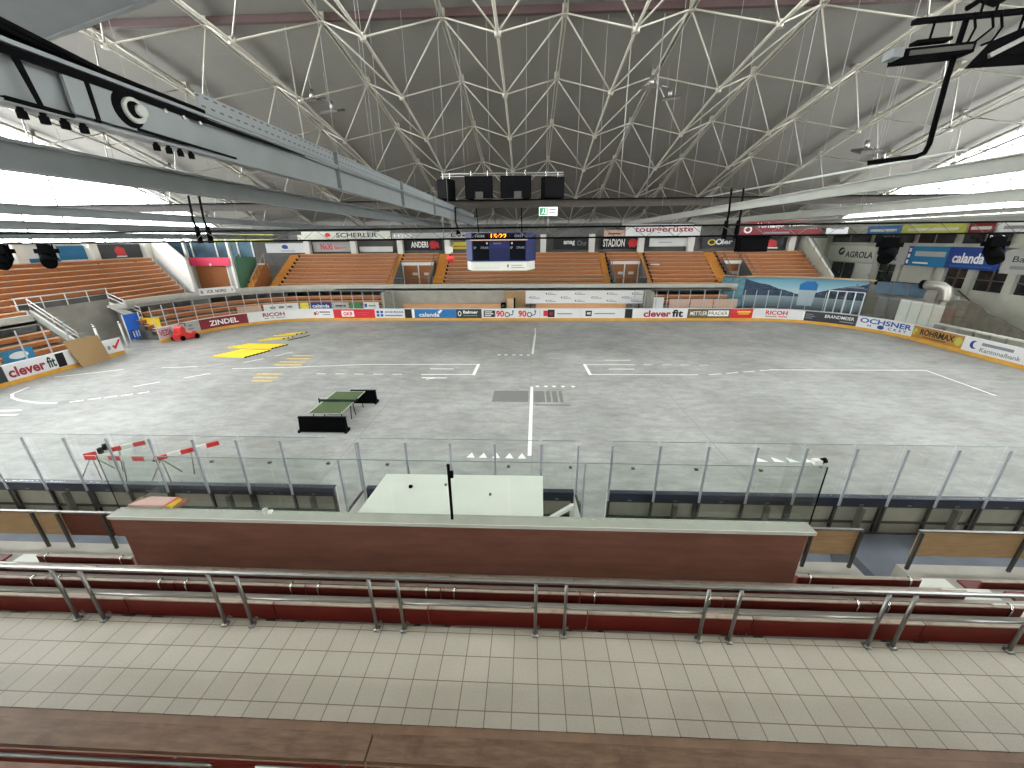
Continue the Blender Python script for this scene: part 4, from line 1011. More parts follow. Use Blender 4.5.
# entrances (vomitories)
def entrance(x0, x1, label, n, walls=True):
    t = thing('entrance', label, 'entrance', ((x0 + x1) / 2, 46.6, 2.86))
    m = MB(); m.box(x0, x1, 46.78, 46.96, 4.98, 5.32); m.obj('lintel', M_WHITEP, t)
    m = MB(); m.box(x0, x1, 46.99, 47.08, 2.6, 4.98); m.obj('back_panel', M_SHUT, t)
    for q in range(n):
        x = x0 + .12 + (x1 - x0 - .24) * q / (n - 1); m = MB(); m.box(x - .06, x + .06, 46.8, 46.92, 2.86, 4.98); m.obj('post', M_WHITEP, t)
    for q in range(2):
        x = x0 + (x1 - x0) * (.3 + .35 * q); m = MB(); m.box(x, x + .6, 46.965, 46.99, 3.85, 4.15); m.obj('notice', M_OFFW, t)
    if not walls: return
    for x in (x0 - .1, x1 + .02):
        m = MB(); m.prism([(x, 43.4, 2.86), (x, 46.95, 2.86), (x, 46.95, 5.6), (x, 43.4, 3.5)], (.08, 0, 0)); m.obj('side_wall', M_CONCD, t)
        m = MB(); m.tube([(x + .04, 43.4, 3.4), (x + .04, 43.4, 4.1), (x + .04, 46.8, 6.2)], .035, 6); m.obj('handrail', M_GALV, t, True)
    m = MB(); m.tube([(x0, 43.3, 3.85), (x1, 43.3, 3.85)], .03, 6)
    for q in range(5): x = x0 + (x1 - x0) * q / 4; m.tube([(x, 43.3, 2.86), (x, 43.3, 3.85)], .025, 6)
    m.obj('front_rail', M_GALV, t, True)
entrance(-15.1, -11.2, 'stand entrance with white lintel left of the scoreboard', 3)
entrance(9.1, 12.5, 'stand entrance with white lintel right of the scoreboard', 3)
entrance(21.7, 23.8, 'stand entrance with white lintel above the left end of the lake mural', 2)
entrance(-33.0, -31.3, 'stand entrance with white lintel beside the green wall', 2, False)
# glass rail on the ledge in the middle
t = thing('glass_balustrade', 'glass balustrade with steel posts on the ledge behind the scoreboard', 'balustrade', (-1, 42.5, 3.28))
m = MB(); m.tube([(-10.5, 42.5, 4.02), (8.4, 42.5, 4.02)], .03, 8); m.obj('top_rail', M_GALV, t, True)
for q in range(10):
    x = -10.5 + 2.1 * q; m = MB(); m.box(x - .03, x + .03, 42.47, 42.53, 2.86, 4.02); m.obj('post', M_GALV, t)
    if q < 9: m = MB(); m.box(x + .06, x + 2.04, 42.494, 42.506, 3.3, 3.97); m.obj('glass_pane', M_GLASSB, t)
m = MB(); m.box(13.5, 14.5, 46.1, 46.4, 4.905, 5.03); tag(m.obj('white_cushion', M_BOARDW), 'white object left lying on the seats right of the scoreboard', 'cushion')

# banners and columns of the far wall
for k in range(12):
    x = -27.3 + 5.76 * k
    if x < 31:
        m = MB(); m.box(x - .33, x + .33, 49.0, 49.6, 6.15, 8.27); struct(m.obj('column', M_WHITEP))
def banner(x0, x1, z0, z1, Y, m_, label, its, frame=None):
    f = (Y - 3.3) / Y; Y -= 3.3
    x0, x1 = -.145 + (x0 + .145) * f, -.145 + (x1 + .145) * f; z0, z1 = 7.77 - (7.77 - z0) * f, 7.77 - (7.77 - z1) * f
    t = thing('banner', label, 'banner', ((x0 + x1) / 2, Y, z0))
    m = MB(); m.box(x0, x1, Y, Y + .04, z0, z1); m.obj('sheet', m_, t)
    m = MB(); m.box(x0, x1, Y + .04, Y + .1, z1 - .08, z1); m.box(x0, x1, Y + .04, Y + .1, z0, z0 + .08); m.obj('support_rail', frame or M_GALV, t)
    if its: marks(its, lambda u, v, l: (x0 + u * (x1 - x0), Y - l, z0 + v * (z1 - z0)), t)
    return t
ELE = lambda u0, w, c, : [('e', u0 + w * .42, .5, w * .36, .34, c), ('e', u0 + w * .76, .5, w * .2, .26, c), ('p', [(u0 + w * .8, .6), (u0 + w * 1.0, .25), (u0 + w * .96, .12), (u0 + w * .84, .3)], c), R_(u0 + w * .16, u0 + w * .3, .1, .4, c), R_(u0 + w * .5, u0 + w * .64, .1, .4, c)]
banner(-35.0, -29.6, 6.3, 7.5, 52.9, M_BOARDW, 'white banner with a blue emblem above the left stairway', [('e', .48, .62, .08, .22, M_INKBLUE), ('p', [(.4, .5), (.56, .4), (.52, .7)], M_INKBLUE), R_(.36, .72, .14, .26, M_ADGREY)])
banner(-28.6, -23.4, 6.4, 7.6, 52.9, M_ADGREY, 'grey banner with red lettering on the left of the far wall', [T_('NoXi', .2, .5, .2, .8, M_INKRED, .03), T_('Sport', .55, .85, .2, .6, M_INKRED, .02)])
banner(-22.4, -18.0, 6.35, 7.0, 52.9, M_BOARDW, 'plain white panel right of the grey banner with red lettering', [])
banner(-17.1, -11.5, 6.5, 7.9, 52.9, M_INKK, 'black banner with white capitals and a red elephant shape left of the scoreboard', [T_('ANDERI', .28, .68, .24, .76, M_INKW, .03)] + ELE(.7, .24, M_ADRED))
banner(-10.2, -8.0, 6.6, 7.5, 52.9, M_ADYEL, 'pale yellow banner behind the left side of the scoreboard', [R_(.1, .9, .3, .5, M_ADTAN)])
banner(2.9, 8.0, 6.5, 7.95, 52.9, M_INKK, 'black banner with small white lettering just right of the scoreboard', [T_('amag', .26, .54, .3, .7, M_INKW, .035), T_('Chur', .6, .84, .3, .72, M_INKGREY, 0)])
banner(9.0, 14.3, 6.5, 7.95, 52.9, M_INKK, 'black banner with tall white capitals and a red shape right of the scoreboard', [T_('STADION', .04, .56, .18, .82, M_INKW, .03)] + ELE(.62, .3, M_ADRED))
banner(15.0, 20.6, 6.75, 7.75, 52.7, M_BOARDW, 'white banner in a white frame right of the tall white capitals', [R_(.2, .5, .42, .56, M_ADGREY)], M_WHITEP)
for x in (14.6, 20.9): pass
banner(21.6, 25.6, 6.6, 7.8, 52.9, M_ADDARK, 'dark banner with a yellow ring and white lettering', [('ring', .3, .5, .13, .3, .35, M_INKYEL), ('ring', .52, .55, .1, .28, .4, M_INKW), T_('ler', .62, .94, .3, .8, M_INKW, .03)])
banner(28.6, 31.6, 6.35, 7.7, 52.9, M_ADDARK, 'dark banner with a red elephant shape and white text at the right end', ELE(.3, .45, M_ADRED) + [R_(.2, .8, .04, .16, M_INKW)])
# upper row of banners hanging in front of the roof
banner(-40.5, -32.6, 7.9, 8.6, 51.2, M_ADLIME, 'long yellow green banner high above the left corner', [R_(.16, .5, .5, .8, M_ADDGREEN), R_(.55, .9, .5, .8, M_ADDGREEN)])
banner(-29.6, -17.6, 7.85, 8.85, 51.4, M_OFFW, 'pale hanging banner with big black capitals high on the far wall', [T_('SCHERLER', .42, .86, .28, .84, M_INKK, .02), ('e', .33, .6, .03, .25, M_INKRED), R_(.52, .8, .05, .14, M_INKGREY)])
banner(-17.4, -5.0, 7.95, 8.6, 51.4, M_ADGREY, 'grey hanging banner with dark lettering behind the left of the scoreboard', [T_('H2O', .02, .2, .2, .8, M_INKW, .02), T_('Events', .6, .92, .2, .85, M_ADDARK, .02)])
banner(9.0, 11.5, 7.9, 8.7, 51.4, M_PINKP, 'pinkish hanging banner right of the scoreboard', [R_(.2, .8, .4, .6, M_ADMAR)])
banner(11.6, 20.6, 8.0, 9.3, 51.4, M_BOARDW, 'white hanging banner with maroon lowercase lettering', [T_('tourgerüste', .12, .9, .2, .8, M_INKMAR, .02)])
banner(25.2, 35.0, 7.95, 9.6, 51.4, M_ADMAR, 'dark red hanging banner with white lettering high on the right', [('ring', .1, .4, .05, .25, .4, M_INKW), T_('Vorhänge', .2, .52, .42, .86, M_INKW, .02), T_('Textilien', .56, .92, .42, .86, M_INKW, .02), R_(.3, .6, .12, .24, M_INKGREY)])
banner(35.1, 37.6, 7.9, 9.2, 51.0, M_BOARDW, 'white hanging banner right of the dark red one', [R_(.2, .8, .5, .7, M_INKGREY)])

# ------------------------------------------------------------------ left end stand
XL = [-35.3 - .62 * k for k in range(NR)]
def yend(k): return 39.2 + .33 * k
def tier_box(m, x, y0, y1, z): m.box(-41.95, x, y0, y1, 0, z)
m = MB()
for k in range(NR):
    if XL[k] > -36.3: tier_box(m, XL[k], 8, 26.0, rz(k)); tier_box(m, XL[k], 32.6, yend(k), rz(k))
    else: tier_box(m, XL[k], 8, yend(k), rz(k))
struct(m.obj('left_terrace', M_CONCD))
def left_row(k, y0, y1, where):
    x, z = XL[k], rz(k)
    t = thing('bench_row', '%s bench row from the bottom in the left end stand%s' % (ORD[k], where), 'bench row', (x, (y0 + y1) / 2, z), 'bench rows of the left end stand')
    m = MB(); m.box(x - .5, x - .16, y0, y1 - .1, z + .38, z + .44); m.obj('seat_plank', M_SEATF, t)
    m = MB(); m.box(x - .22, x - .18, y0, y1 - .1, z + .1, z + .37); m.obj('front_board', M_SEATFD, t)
    n = max(2, int((y1 - y0) / 3.6))
    for q in range(n): y = y0 + (q + .5) * (y1 - y0) / n; m = MB(); m.box(x - .46, x - .24, y - .04, y + .04, z, z + .38); m.obj('leg', M_BACKF, t)
    m = MB(); m.box(x - .52, x - .14, y1 - .1, y1 - .02, z + .05, z + .46); m.obj('end_board', M_WHITEP, t)
for k in range(NR):
    if XL[k] > -36.3: left_row(k, 9, 25.9, ', left of the ramp'); left_row(k, 32.7, yend(k), ', right of the ramp')
    else: left_row(k, 9, yend(k), '')
# white sloping parapet and corner entrance with the red banner
m = MB(); m.prism([(-34.7, 39.5, 2.86), (-41.9, 43.3, 2.86), (-41.9, 43.3, 8.2), (-38.6, 41.5, 8.1), (-34.8, 39.5, 6.1)], (.08, .16, 0))
struct(m.obj('stair_parapet', M_WHITEP))
t = thing('corner_entrance', 'corner entrance with pinkish red banner above a wooden shutter', 'entrance', (-33.7, 41.4, 2.86))
m = MB(); m.box(-35.9, -31.4, 41.2, 41.28, 5.38, 6.2); m.obj('red_banner', M_ADPINK, t)
m = MB(); m.box(-35.7, -32.3, 41.6, 41.7, 2.86, 5.38); m.obj('shutter', M_SHUT, t)
m = MB(); m.box(-32.2, -31.5, 41.6, 41.66, 2.86, 5.38); m.obj('side_door', M_ADGREY, t)
for x in (-36.1, -31.4): m = MB(); m.box(x - .12, x + .12, 41.2, 41.5, 2.86, 8.0); m.obj('post', M_WHITEP, t)
m = MB(); m.box(-32.35, -32.2, 41.58, 41.72, 2.86, 5.38); m.obj('door_jamb', M_WHITEP, t)
m = MB(); m.tube([(-33.7, 41.19, 5.5), (-33.7, 41.2, 5.5)], .13, 10); m.box(-33.74, -33.66, 41.19, 41.2, 5.5, 5.62); m.obj('emblem', M_WHITEP, t)
t = thing('corner_windows', 'strip of dark bluish windows above the red banner in the left corner', 'window strip', (-34, 42.3, 6.2))
m = MB(); m.box(-39.3, -29.5, 42.5, 42.6, 6.2, 7.8); m.obj('pane', mat('blue_reflecting_pane', (70, 96, 112), .2, 0, .6, .35), t)
for x in (-39.2, -36.3, -33.6, -31.2, -29.6): m = MB(); m.box(x - .06, x + .06, 42.42, 42.52, 6.2, 7.9); m.obj('mullion', M_WHITEP, t)
m = MB(); m.prism([(-31.3, 41.5, 2.86), (-31.3, 44.9, 2.86), (-31.3, 44.9, 7.6), (-31.3, 41.7, 6.2)], (.12, 0, 0)); struct(m.obj('stair_wall', M_GREENW))
t = thing('stairway', 'orange stairway with pale railing beside the green wall in the left corner', 'stair', (-30.5, 42, 2.86))
for k in range(7):
    m = MB(); m.box(-31.0, -30.2, 41.9 + .42 * k, 42.32 + .42 * k, 2.86, 3.1 + .36 * k); m.obj('step', M_ORANGE, t)
m = MB(); m.tube([(-30.15, 41.9, 4.0), (-30.15, 44.9, 6.5)], .05, 6)
for q in range(5): m.tube([(-30.15, 42.0 + .7 * q, 2.9), (-30.15, 42.0 + .7 * q, 4.05 + .58 * q)], .03, 6)
m.obj('railing', M_PINKP, t, True)
m = MB(); m.prism([(-30.05, 41.9, 2.86), (-30.05, 44.9, 2.86), (-30.05, 44.9, 5.6), (-30.05, 41.9, 3.2)], (.08, 0, 0)); m.obj('side_panel', M_SHUT, t)
# small banner on the ledge
t = thing('ledge_banner', 'white banner with black lettering hanging on the left corner ledge', 'banner', (*BP(-29.7, 3.18), 3.0))
MB().slab(BP, -30.6, -28.4, 3.12, 3.16, 2.9, 3.55).obj('sheet', M_BOARDW, t)
marks([T_('BLOCK', .05, .4, .25, .7, M_INKK, .02), T_('NORD', .45, .75, .25, .7, M_INKK, .02), ('e', .86, .5, .07, .3, M_INKK)], lambda u, v, l: (*BP(-30.6 + 2.2 * u, 3.12 - l), 2.9 + .65 * v), t)
# back wall of the left stand: columns and banners
for y in (23.5, 27.5, 31.3, 37.0, 42.6):
    m = MB(); m.box(-41.9, -41.2, y - .37, y + .37, 5.8, 7.9); struct(m.obj('column', M_WHITEP))
def sbanner(y0, y1, z0, z1, X, m_, label, its, sg=1, nm='banner', cat='banner'):
    """banner on an end wall; sg=1 left wall (u runs +y), -1 right wall (u runs -y)"""
    if sg > 0:
        f = .92; X = -41.6; y0, y1 = y0 * f, y1 * f; z0, z1 = 7.77 - (7.77 - z0) * f, 7.77 - (7.77 - z1) * f
    t = thing(nm, label, cat, (X, (y0 + y1) / 2, z0))
    m = MB(); m.box(min(X, X - sg * .05), max(X, X - sg * .05), y0, y1, z0, z1); m.obj('sheet', m_, t)
    m = MB(); m.box(min(X - sg * .05, X - sg * .12), max(X - sg * .05, X - sg * .12), y0, y1, z1 - .08, z1); m.obj('support_rail', M_GALV, t)
    if its: marks(its, lambda u, v, l: (X + sg * l, (y0 + u * (y1 - y0)) if sg > 0 else (y1 - u * (y1 - y0)), z0 + v * (z1 - z0)), t)
    return t
sbanner(34.6, 37.2, 6.0, 7.5, -45.2, M_BOARDW, 'white and pale blue banner behind the left spotlights', [R_(.0, 1, .0, .3, M_ADTEAL)])
sbanner(37.3, 39.7, 6.0, 7.5, -45.2, M_ADTEAL, 'blue banner on the back wall of the left end stand', [('p', [(.1, .4), (.5, .7), (.95, .45), (.6, .3)], M_ADBLUE), R_(0, 1, 0, .14, M_BOARDW)])
sbanner(40.8, 45.7, 6.15, 7.6, -45.2, M_ADDARK, 'grey banner with a red elephant shape on the back wall of the left stand', ELE(.36, .26, M_ADRED) + [R_(.38, .62, .08, .17, M_INKW)])
# ramp opening in the left end stand
m = MB(); m.box(-36.52, -36.3, 26.0, 32.6, 0, 3.2); m.box(-36.3, -35.3, 32.55, 32.7, 0, 2.86); m.box(-36.3, -35.3, 25.9, 26.02, 0, 2.86); struct(m.obj('ramp_wall', M_CONC))
def ramp(y0, X0, z0, X1, z1, label):
    t = thing('ramp_stair', label, 'stair', ((X0 + X1) / 2, y0, 0))
    m = MB(); m.prism([(X0, y0, z0), (X1, y0 - .5, z1), (X1, y0 - .5, z1 - .55), (X0, y0, z0 - .55)], (0, .14, 0)); m.obj('stringer', M_WHITEP, t)
    for q in range(8):
        f = (q + .5) / 8; x = X0 + (X1 - X0) * f; z = z0 + (z1 - z0) * f
        m = MB(); m.box(x - .16, x + .16, y0 - .5 * f + .15, y0 - .5 * f + 1.2, z - .3, z - .22); m.obj('step', M_CONC, t)
    for h in (.45, .8):
        m = MB(); m.tube([(X0, y0 + .1, z0 + h), (X1, y0 - .4, z1 + h)], .035, 6)
        for f in (0, .5, 1): x = X0 + (X1 - X0) * f; m.tube([(x, y0 + .1 - .5 * f, z0 + (z1 - z0) * f), (x, y0 + .1 - .5 * f, z0 + (z1 - z0) * f + .8)], .03, 6)
        m.obj('handrail', M_WHITEP, t, True)
ramp(26.4, -36.0, 3.25, -32.6, .95, 'white stair stringer with handrail at the left side of the ramp opening')
ramp(31.9, -36.0, 3.0, -33.0, 1.8, 'white stair stringer with handrail at the right side of the ramp opening')
t = thing('gallery_railing', 'white tube railing along the gallery above the ramp opening', 'railing', (-36.4, 29, 3.2))
m = MB(); m.tube([(-36.4, 26.0, 4.1), (-36.4, 32.5, 4.1)], .04, 6); m.tube([(-36.4, 26.0, 3.65), (-36.4, 32.5, 3.65)], .03, 6); m.obj('rail', M_WHITEP, t, True)
for q in range(5): m = MB(); m.tube([(-36.4, 26.1 + 1.58 * q, 3.2), (-36.4, 26.1 + 1.58 * q, 4.1)], .035, 6); m.obj('post', M_WHITEP, t, True)
for k, (x, y) in enumerate(((-31.6, 26.4), (-32.6, 27.2), (-31.5, 28.1))):
    t = thing('turnstile_post', 'white slanted gate post in the ramp opening, %s from the left' % ORD[k], 'post', (x, y, 0))
    m = MB(); m.tube([(x, y, 0), (x, y, 2.0)], .06, 8); m.obj('post', M_WHITEP, t, True)
    m = MB(); m.tube([(x, y, 2.0), (x, y, 2.12)], [.09, .07], 8); m.obj('cap', M_CHROME, t, True)

# ------------------------------------------------------------------ right end
m = MB()
for a, b, k in ((22.1, 29.4, 0),):
    pass
t = thing('lake_mural', 'large printed lake and mountain mural with a blue drink can on the right corner', 'mural', (*BP(26, 2.9), .9))
n = 18; m = MB(); vs = []
for i in range(n + 1):
    s = 22.0 + 7.6 * i / n
    for d, z in ((2.86, .9), (2.86, 3.95)): p = BP(s, d); vs.append((p[0], p[1], z))
m.v = vs; m.f = [(2 * i, 2 * i + 2, 2 * i + 3, 2 * i + 1) for i in range(n)]
o = m.obj('printed_sheet', M_MURAL, t)
uvl = o.data.uv_layers.new(name='UVMap')
for lp in o.data.loops:
    vi = lp.vertex_index; uvl.data[lp.index].uv = ((vi // 2) / n, vi % 2)
MB().slab(BP, 22.0, 29.6, 2.88, 3.1, .9, 3.93).obj('backing_panel', M_CONCD, t)
MB().slab(BP, 21.9, 29.9, 2.6, 3.1, 3.95, 4.06).obj('top_board', M_CARD, t)
mm_ = lambda u, v, l: (*BP(22.0 + 7.6 * u, 2.86 - l), .9 + 3.05 * v)
marks([('p', [(.5, .12), (.62, .12), (.635, .8), (.605, .9), (.535, .9), (.49, .8)], mat('can_silver', (176, 192, 198), .35, .3, .05)),
       ('p', [(.493, .62), (.632, .62), (.635, .8), (.605, .9), (.535, .9), (.49, .8)], mat('can_blue', (38, 116, 178), .4, 0, .05)),
       ('p', [(.52, .8), (.56, .66), (.6, .8), (.575, .74), (.56, .84), (.545, .74)], M_INKW), R_(.525, .605, .15, .2, M_INKK), R_(.53, .6, .52, .57, M_INKGREY), R_(.86, .97, .76, .8, M_INKGREY), R_(.91, .93, .82, .9, M_INKGREY)], mm_, t)
t = thing('mural_side_panel', 'teal printed side panel at the left end of the lake mural', 'panel', (21.4, 42.6, .9))
m = MB(); m.prism([(20.4, 43.4, .9), (22.05, 41.95, .9), (22.05, 41.95, 3.9), (20.9, 43.2, 4.0), (20.4, 43.4, 3.7)], (.04, .04, 0)); m.obj('sheet', M_MURALT, t)
m = MB(); m.bar((20.4, 43.36, 4.0), (22.05, 41.95, 3.98), .3, .08); m.obj('top_board', M_CARD, t)
t = thing('white_gate', 'white barred gate in front of the right end of the lake mural', 'gate', (*BP(28.2, 1.5), 0))
for q in range(5):
    p = BP(27.6 + .55 * q, 1.5); m = MB(); m.tube([(p[0], p[1], 0), (p[0], p[1], 3.0)], .05, 6); m.obj('bar', M_WHITEP, t, True)
m = MB(); m.slab(BP, 27.6, 29.8, 1.47, 1.53, 2.98, 3.05); m.slab(BP, 27.6, 29.8, 1.47, 1.53, .5, .56); m.obj('top_bar', M_WHITEP, t)
# row of pale curtain-like panels, blue glass, duct and tarpaulin behind the right boards
for k in range(6):
    a = 30.4 + .62 * k; t = thing('pale_panel', 'tall pale panel behind the right corner boards, %s from the lake mural' % ORD[k], 'panel', (*BP(a + .3, 2.4), 0), 'pale panels behind the right corner boards')
    MB().slab(BP, a + .02, a + .60, 2.3, 2.36, .0, 2.75 - .03 * k).obj('sheet', M_OFFW if k > 1 else M_CONCD, t)
    MB().slab(BP, a + .03, a + .59, 2.28, 2.30, 2.6 - .03 * k, 2.72 - .03 * k).obj('top_fold', M_WHITEP if k > 1 else M_GALV, t)
t = thing('blue_glass_rail', 'blue tinted glass balustrade above the pale panels on the right', 'balustrade', (*BP(32, 3), 2.9))
for k in range(3):
    a = 29.95 + .85 * k; MB().slab(BP, a + .02, a + .83, 2.95, 2.975, 2.9, 3.95).obj('glass_pane', mat('blue_glass_sheet', (66, 92, 112), .12, 0, .2, 1, .6), t)
MB().slab(BP, 29.92, 32.6, 2.9, 3.05, 3.95, 4.02).obj('top_rail', M_BLACK, t)
MB().slab(BP, 32.55, 33.1, 2.95, 3.0, 2.6, 3.9).obj('end_panel', M_CONC, t)
t = thing('metal_duct', 'shiny metal ventilation duct with an elbow at the right rink end', 'duct', (32.9, 32.6, 0))
m = MB(); m.tube([(32.9, 32.4, .4), (32.9, 32.5, 3.2), (32.85, 32.65, 3.75), (32.7, 33.0, 3.98), (32.5, 33.6, 4.0), (32.4, 34.1, 4.0)], .34, 14); m.obj('pipe', M_CHROME if False else mat('duct_sheet_metal', (190, 186, 176), .35, .6, .06), t, True)
m = MB(); m.tube([(32.42, 34.0, 4.0), (32.36, 34.3, 4.0)], [.345, .36], 14); m.obj('dark_mouth', M_BLACK, t, True)
m = MB(); m.tube([(32.9, 32.42, 1.4), (32.9, 32.44, 1.55)], .37, 14); m.tube([(32.9, 32.47, 2.8), (32.9, 32.49, 2.95)], .37, 14); m.obj('clamp_ring', M_GALV, t, True)
t = thing('grey_tarpaulin', 'grey brown tarpaulin hanging in a ragged curve behind the right boards', 'tarpaulin', (32.3, 28.5, .4))
prof = [(32.0, 2.9), (31.3, 3.15), (30.4, 3.2), (29.6, 3.0), (28.9, 2.6), (28.1, 2.3), (27.2, 2.0), (26.2, 1.75), (24.5, 1.4), (22, 1.3), (20, 1.2)]
m = MB(); secs = []
for i, (y, z) in enumerate(prof): dx = .12 * math.sin(i * 2.1); secs.append([(32.5 + dx, y, .2), (32.5 - dx, y, z), (32.54 - dx, y, z), (32.54 + dx, y, .2)])
m.sweep(secs); m.obj('sheet', M_NET, t)
for k, y in enumerate((30.9, 29.9, 28.9, 27.9, 26.9, 25.9)):
    t = thing('grey_block', 'low grey block behind the right end boards, %s from the duct' % ORD[k], 'block', (31.7, y, 0), 'low grey blocks behind the right end boards')
    m = MB(); m.box(31.5, 31.95, y - .42, y + .42, 0, 1.3); m.obj('body', M_CONC, t)
    m = MB(); m.box(31.48, 31.97, y - .44, y + .44, 1.3, 1.38); m.obj('top', M_OFFW, t)
# building front of the right end
XR = 36.5
m = MB(); m.box(XR + .3, XR + .6, 8, 53, 0, 9.3)
m.box(XR, XR + .3, 8, 36.0, 0, 3.5); m.box(XR, XR + .3, 36.0, 52, 0, 2.9); m.box(XR - .0, XR + .3, 8, 53, 6.85, 7.1)
m.box(XR, XR + .3, 38.2, 41.2, 2.9, 5.2)
for y in (25.5, 28.6, 31.9, 34.8, 37.3, 41.6, 44.4): m.box(XR - .12, XR + .3, y - .28, y + .28, 2.9, 6.85)
m.box(XR - .02, XR + .3, 44.6, 53, 4.95, 6.85)
struct(m.obj('wall_building', mat('building_paint', (184, 183, 170), .6, 0, .08, .6)))
wn = 3
for y0, y1 in ((28.9, 31.6), (32.2, 34.5), (35.1, 37.0), (41.9, 44.1), (25.8, 28.3), (22, 25.2)):
    m = MB(); m.box(XR + .2, XR + .26, y0, y1, 3.5 if y0 < 37 else 2.9, 5.2)
    o = struct(m.obj('window_%d' % wn, M_DARKGL)); wn += 1
    f = MB(); f.box(XR + .1, XR + .2, (y0 + y1) / 2 - .05, (y0 + y1) / 2 + .05, 3.5, 5.2); f.box(XR + .1, XR + .2, y0, y1, 4.3, 4.38); f.obj('window_frame', M_GALV, o)
for y0, y1 in ((33.0, 36.5), (37.2, 40.5), (41.0, 45.5), (46.0, 51.5)):
    m = MB(); m.box(XR - .01, XR + .02, y0, y1, 7.12, 7.85); o = struct(m.obj('window_%d' % wn, M_DARKGL)); wn += 1
    f = MB(); f.box(XR - .06, XR - .01, (y0 + y1) / 2 - .04, (y0 + y1) / 2 + .04, 7.12, 7.85); f.obj('window_frame', M_GALV, o)
dn = 1
for y0, y1, mm in ((49.0, 50.6, M_DARKGL), (47.4, 48.7, M_ADDARK), (44.7, 47.2, M_WHITEP)):
    m = MB(); m.box(XR + .05, XR + .12, y0, y1, 2.9, 4.95); o = struct(m.obj('door_%d' % dn, mm)); dn += 1
    h = MB(); h.box(XR + .0, XR + .05, y0 + .15, y0 + .22, 3.7, 4.0); h.obj('door_handle', M_GALV, o)
m = MB(); m.prism([(31.6, 43.4, 2.86), (31.6, 49.9, 2.86), (31.6, 49.9, 7.9), (31.6, 48.9, 7.8), (31.6, 43.4, 3.9)], (.25, 0, 0)); m.box(31.85, 36.5, 52.4, 52.7, 2.86, 7.6)
struct(m.obj('stair_parapet', M_OFFW))
m = MB(); m.tube([(31.55, 44.0, 4.9), (31.55, 48.6, 8.2)], .04, 6)
for q in range(4): m.tube([(31.55, 44.2 + 1.4 * q, 4.4 + q * .98), (31.55, 44.2 + 1.4 * q, 5.05 + q * .98)], .03, 6)
tag(m.obj('stair_handrail', M_GALV, None, True), 'steel handrail on the white stair parapet at the right end', 'handrail')
sbanner(44.5, 51.2, 5.1, 6.75, XR - .3, M_OFFW, 'off white sign with dark capitals and a round emblem on the right', [('e', .3, .64, .07, .26, M_ADDGREEN), ('p', [(.26, .6), (.33, .8), (.36, .74), (.3, .56)], M_OFFW), T_('AGROLA', .40, .97, .26, .66, M_INKK, .025)], -1, 'wall_sign', 'sign')
sbanner(40.9, 44.4, 5.1, 6.85, XR - .3, M_ADGREY, 'grey sign with black lettering half hidden behind the right spotlight', [T_('Hu', .1, .5, .5, .85, M_INKK, .01), T_('Haus', .1, .75, .2, .45, M_INKK, .01)], -1, 'wall_sign', 'sign')
sbanner(37.0, 40.8, 5.12, 6.85, XR - .3, M_ADTEAL, 'teal blue sign with pale text lines on the right end wall', [R_(0, .1, 0, 1, M_ADNAVY), R_(.02, .08, .1, .3, M_INKW), R_(.02, .08, .4, .6, M_INKW), R_(.02, .08, .7, .9, M_INKW), R_(.2, .95, .5, .75, M_ADGREY), R_(.2, .6, .12, .2, M_INKW)], -1, 'wall_sign', 'sign')
sbanner(32.85, 36.98, 5.12, 6.85, XR - .3, M_ADNAVY, 'navy blue sign with large white lowercase lettering on the right end wall', [T_('calanda', .12, .72, .26, .74, M_INKW, .03), ('p', [(.74, .55), (.9, .85), (.86, .5)], M_INKW), R_(.1, .9, .1, .16, M_ADBLUE)], -1, 'wall_sign', 'sign')
sbanner(28.4, 32.7, 5.0, 6.7, XR - .3, M_ADGREY, 'grey sign with faint lettering at the right picture edge', [T_('Bar', .14, .4, .5, .75, M_ADDARK, .01), R_(.14, .8, .2, .34, M_INKGREY)], -1, 'wall_sign', 'sign')
for k, (y0, y1, mm, nm) in enumerate(((42.5, 46.5, M_ADBLUE, 'blue'), (36.4, 42.3, M_ADLIME, 'lime'), (34.3, 36.2, M_ADMAR, 'maroon'), (29.6, 34.1, M_BOARDW, 'white'))):
    sbanner(y0, y1, 7.95, 8.75, 36.3, mm, '%s banner high on the right end wall above the signs' % nm, [R_(.1, .9, .3, .6, M_OFFW if nm != 'white' else M_INKGREY)], -1)
t = thing('drain_pipe', 'thin dark pipe slanting down the pale right end wall', 'pipe', (36.4, 33, 3))
m = MB(); m.tube([(36.3, 35.2, 3.4), (36.3, 32.6, 1.9)], .05, 6); m.obj('pipe', M_BACKF, t, True)
m = MB(); m.disc((36.3, 34.6, 3.05), (0, 1, 0), .08, .1, 8); m.obj('clamp', M_GALV, t)

# ================================================================== HANGING STEEL AND EQUIPMENT
def ibeam(m, p, q, wdt, h, tf=.03, tw=.025):
    """I-section from p to q; p,q at mid height"""
    p, q = Vector(p), Vector(q); z = Vector((0, 0, 1))
    m.bar(p + z * (h / 2 - tf / 2), q + z * (h / 2 - tf / 2), wdt, tf); m.bar(p - z * (h / 2 - tf / 2), q - z * (h / 2 - tf / 2), wdt, tf)
    m.bar(p, q, tw, h - 2 * tf); return m
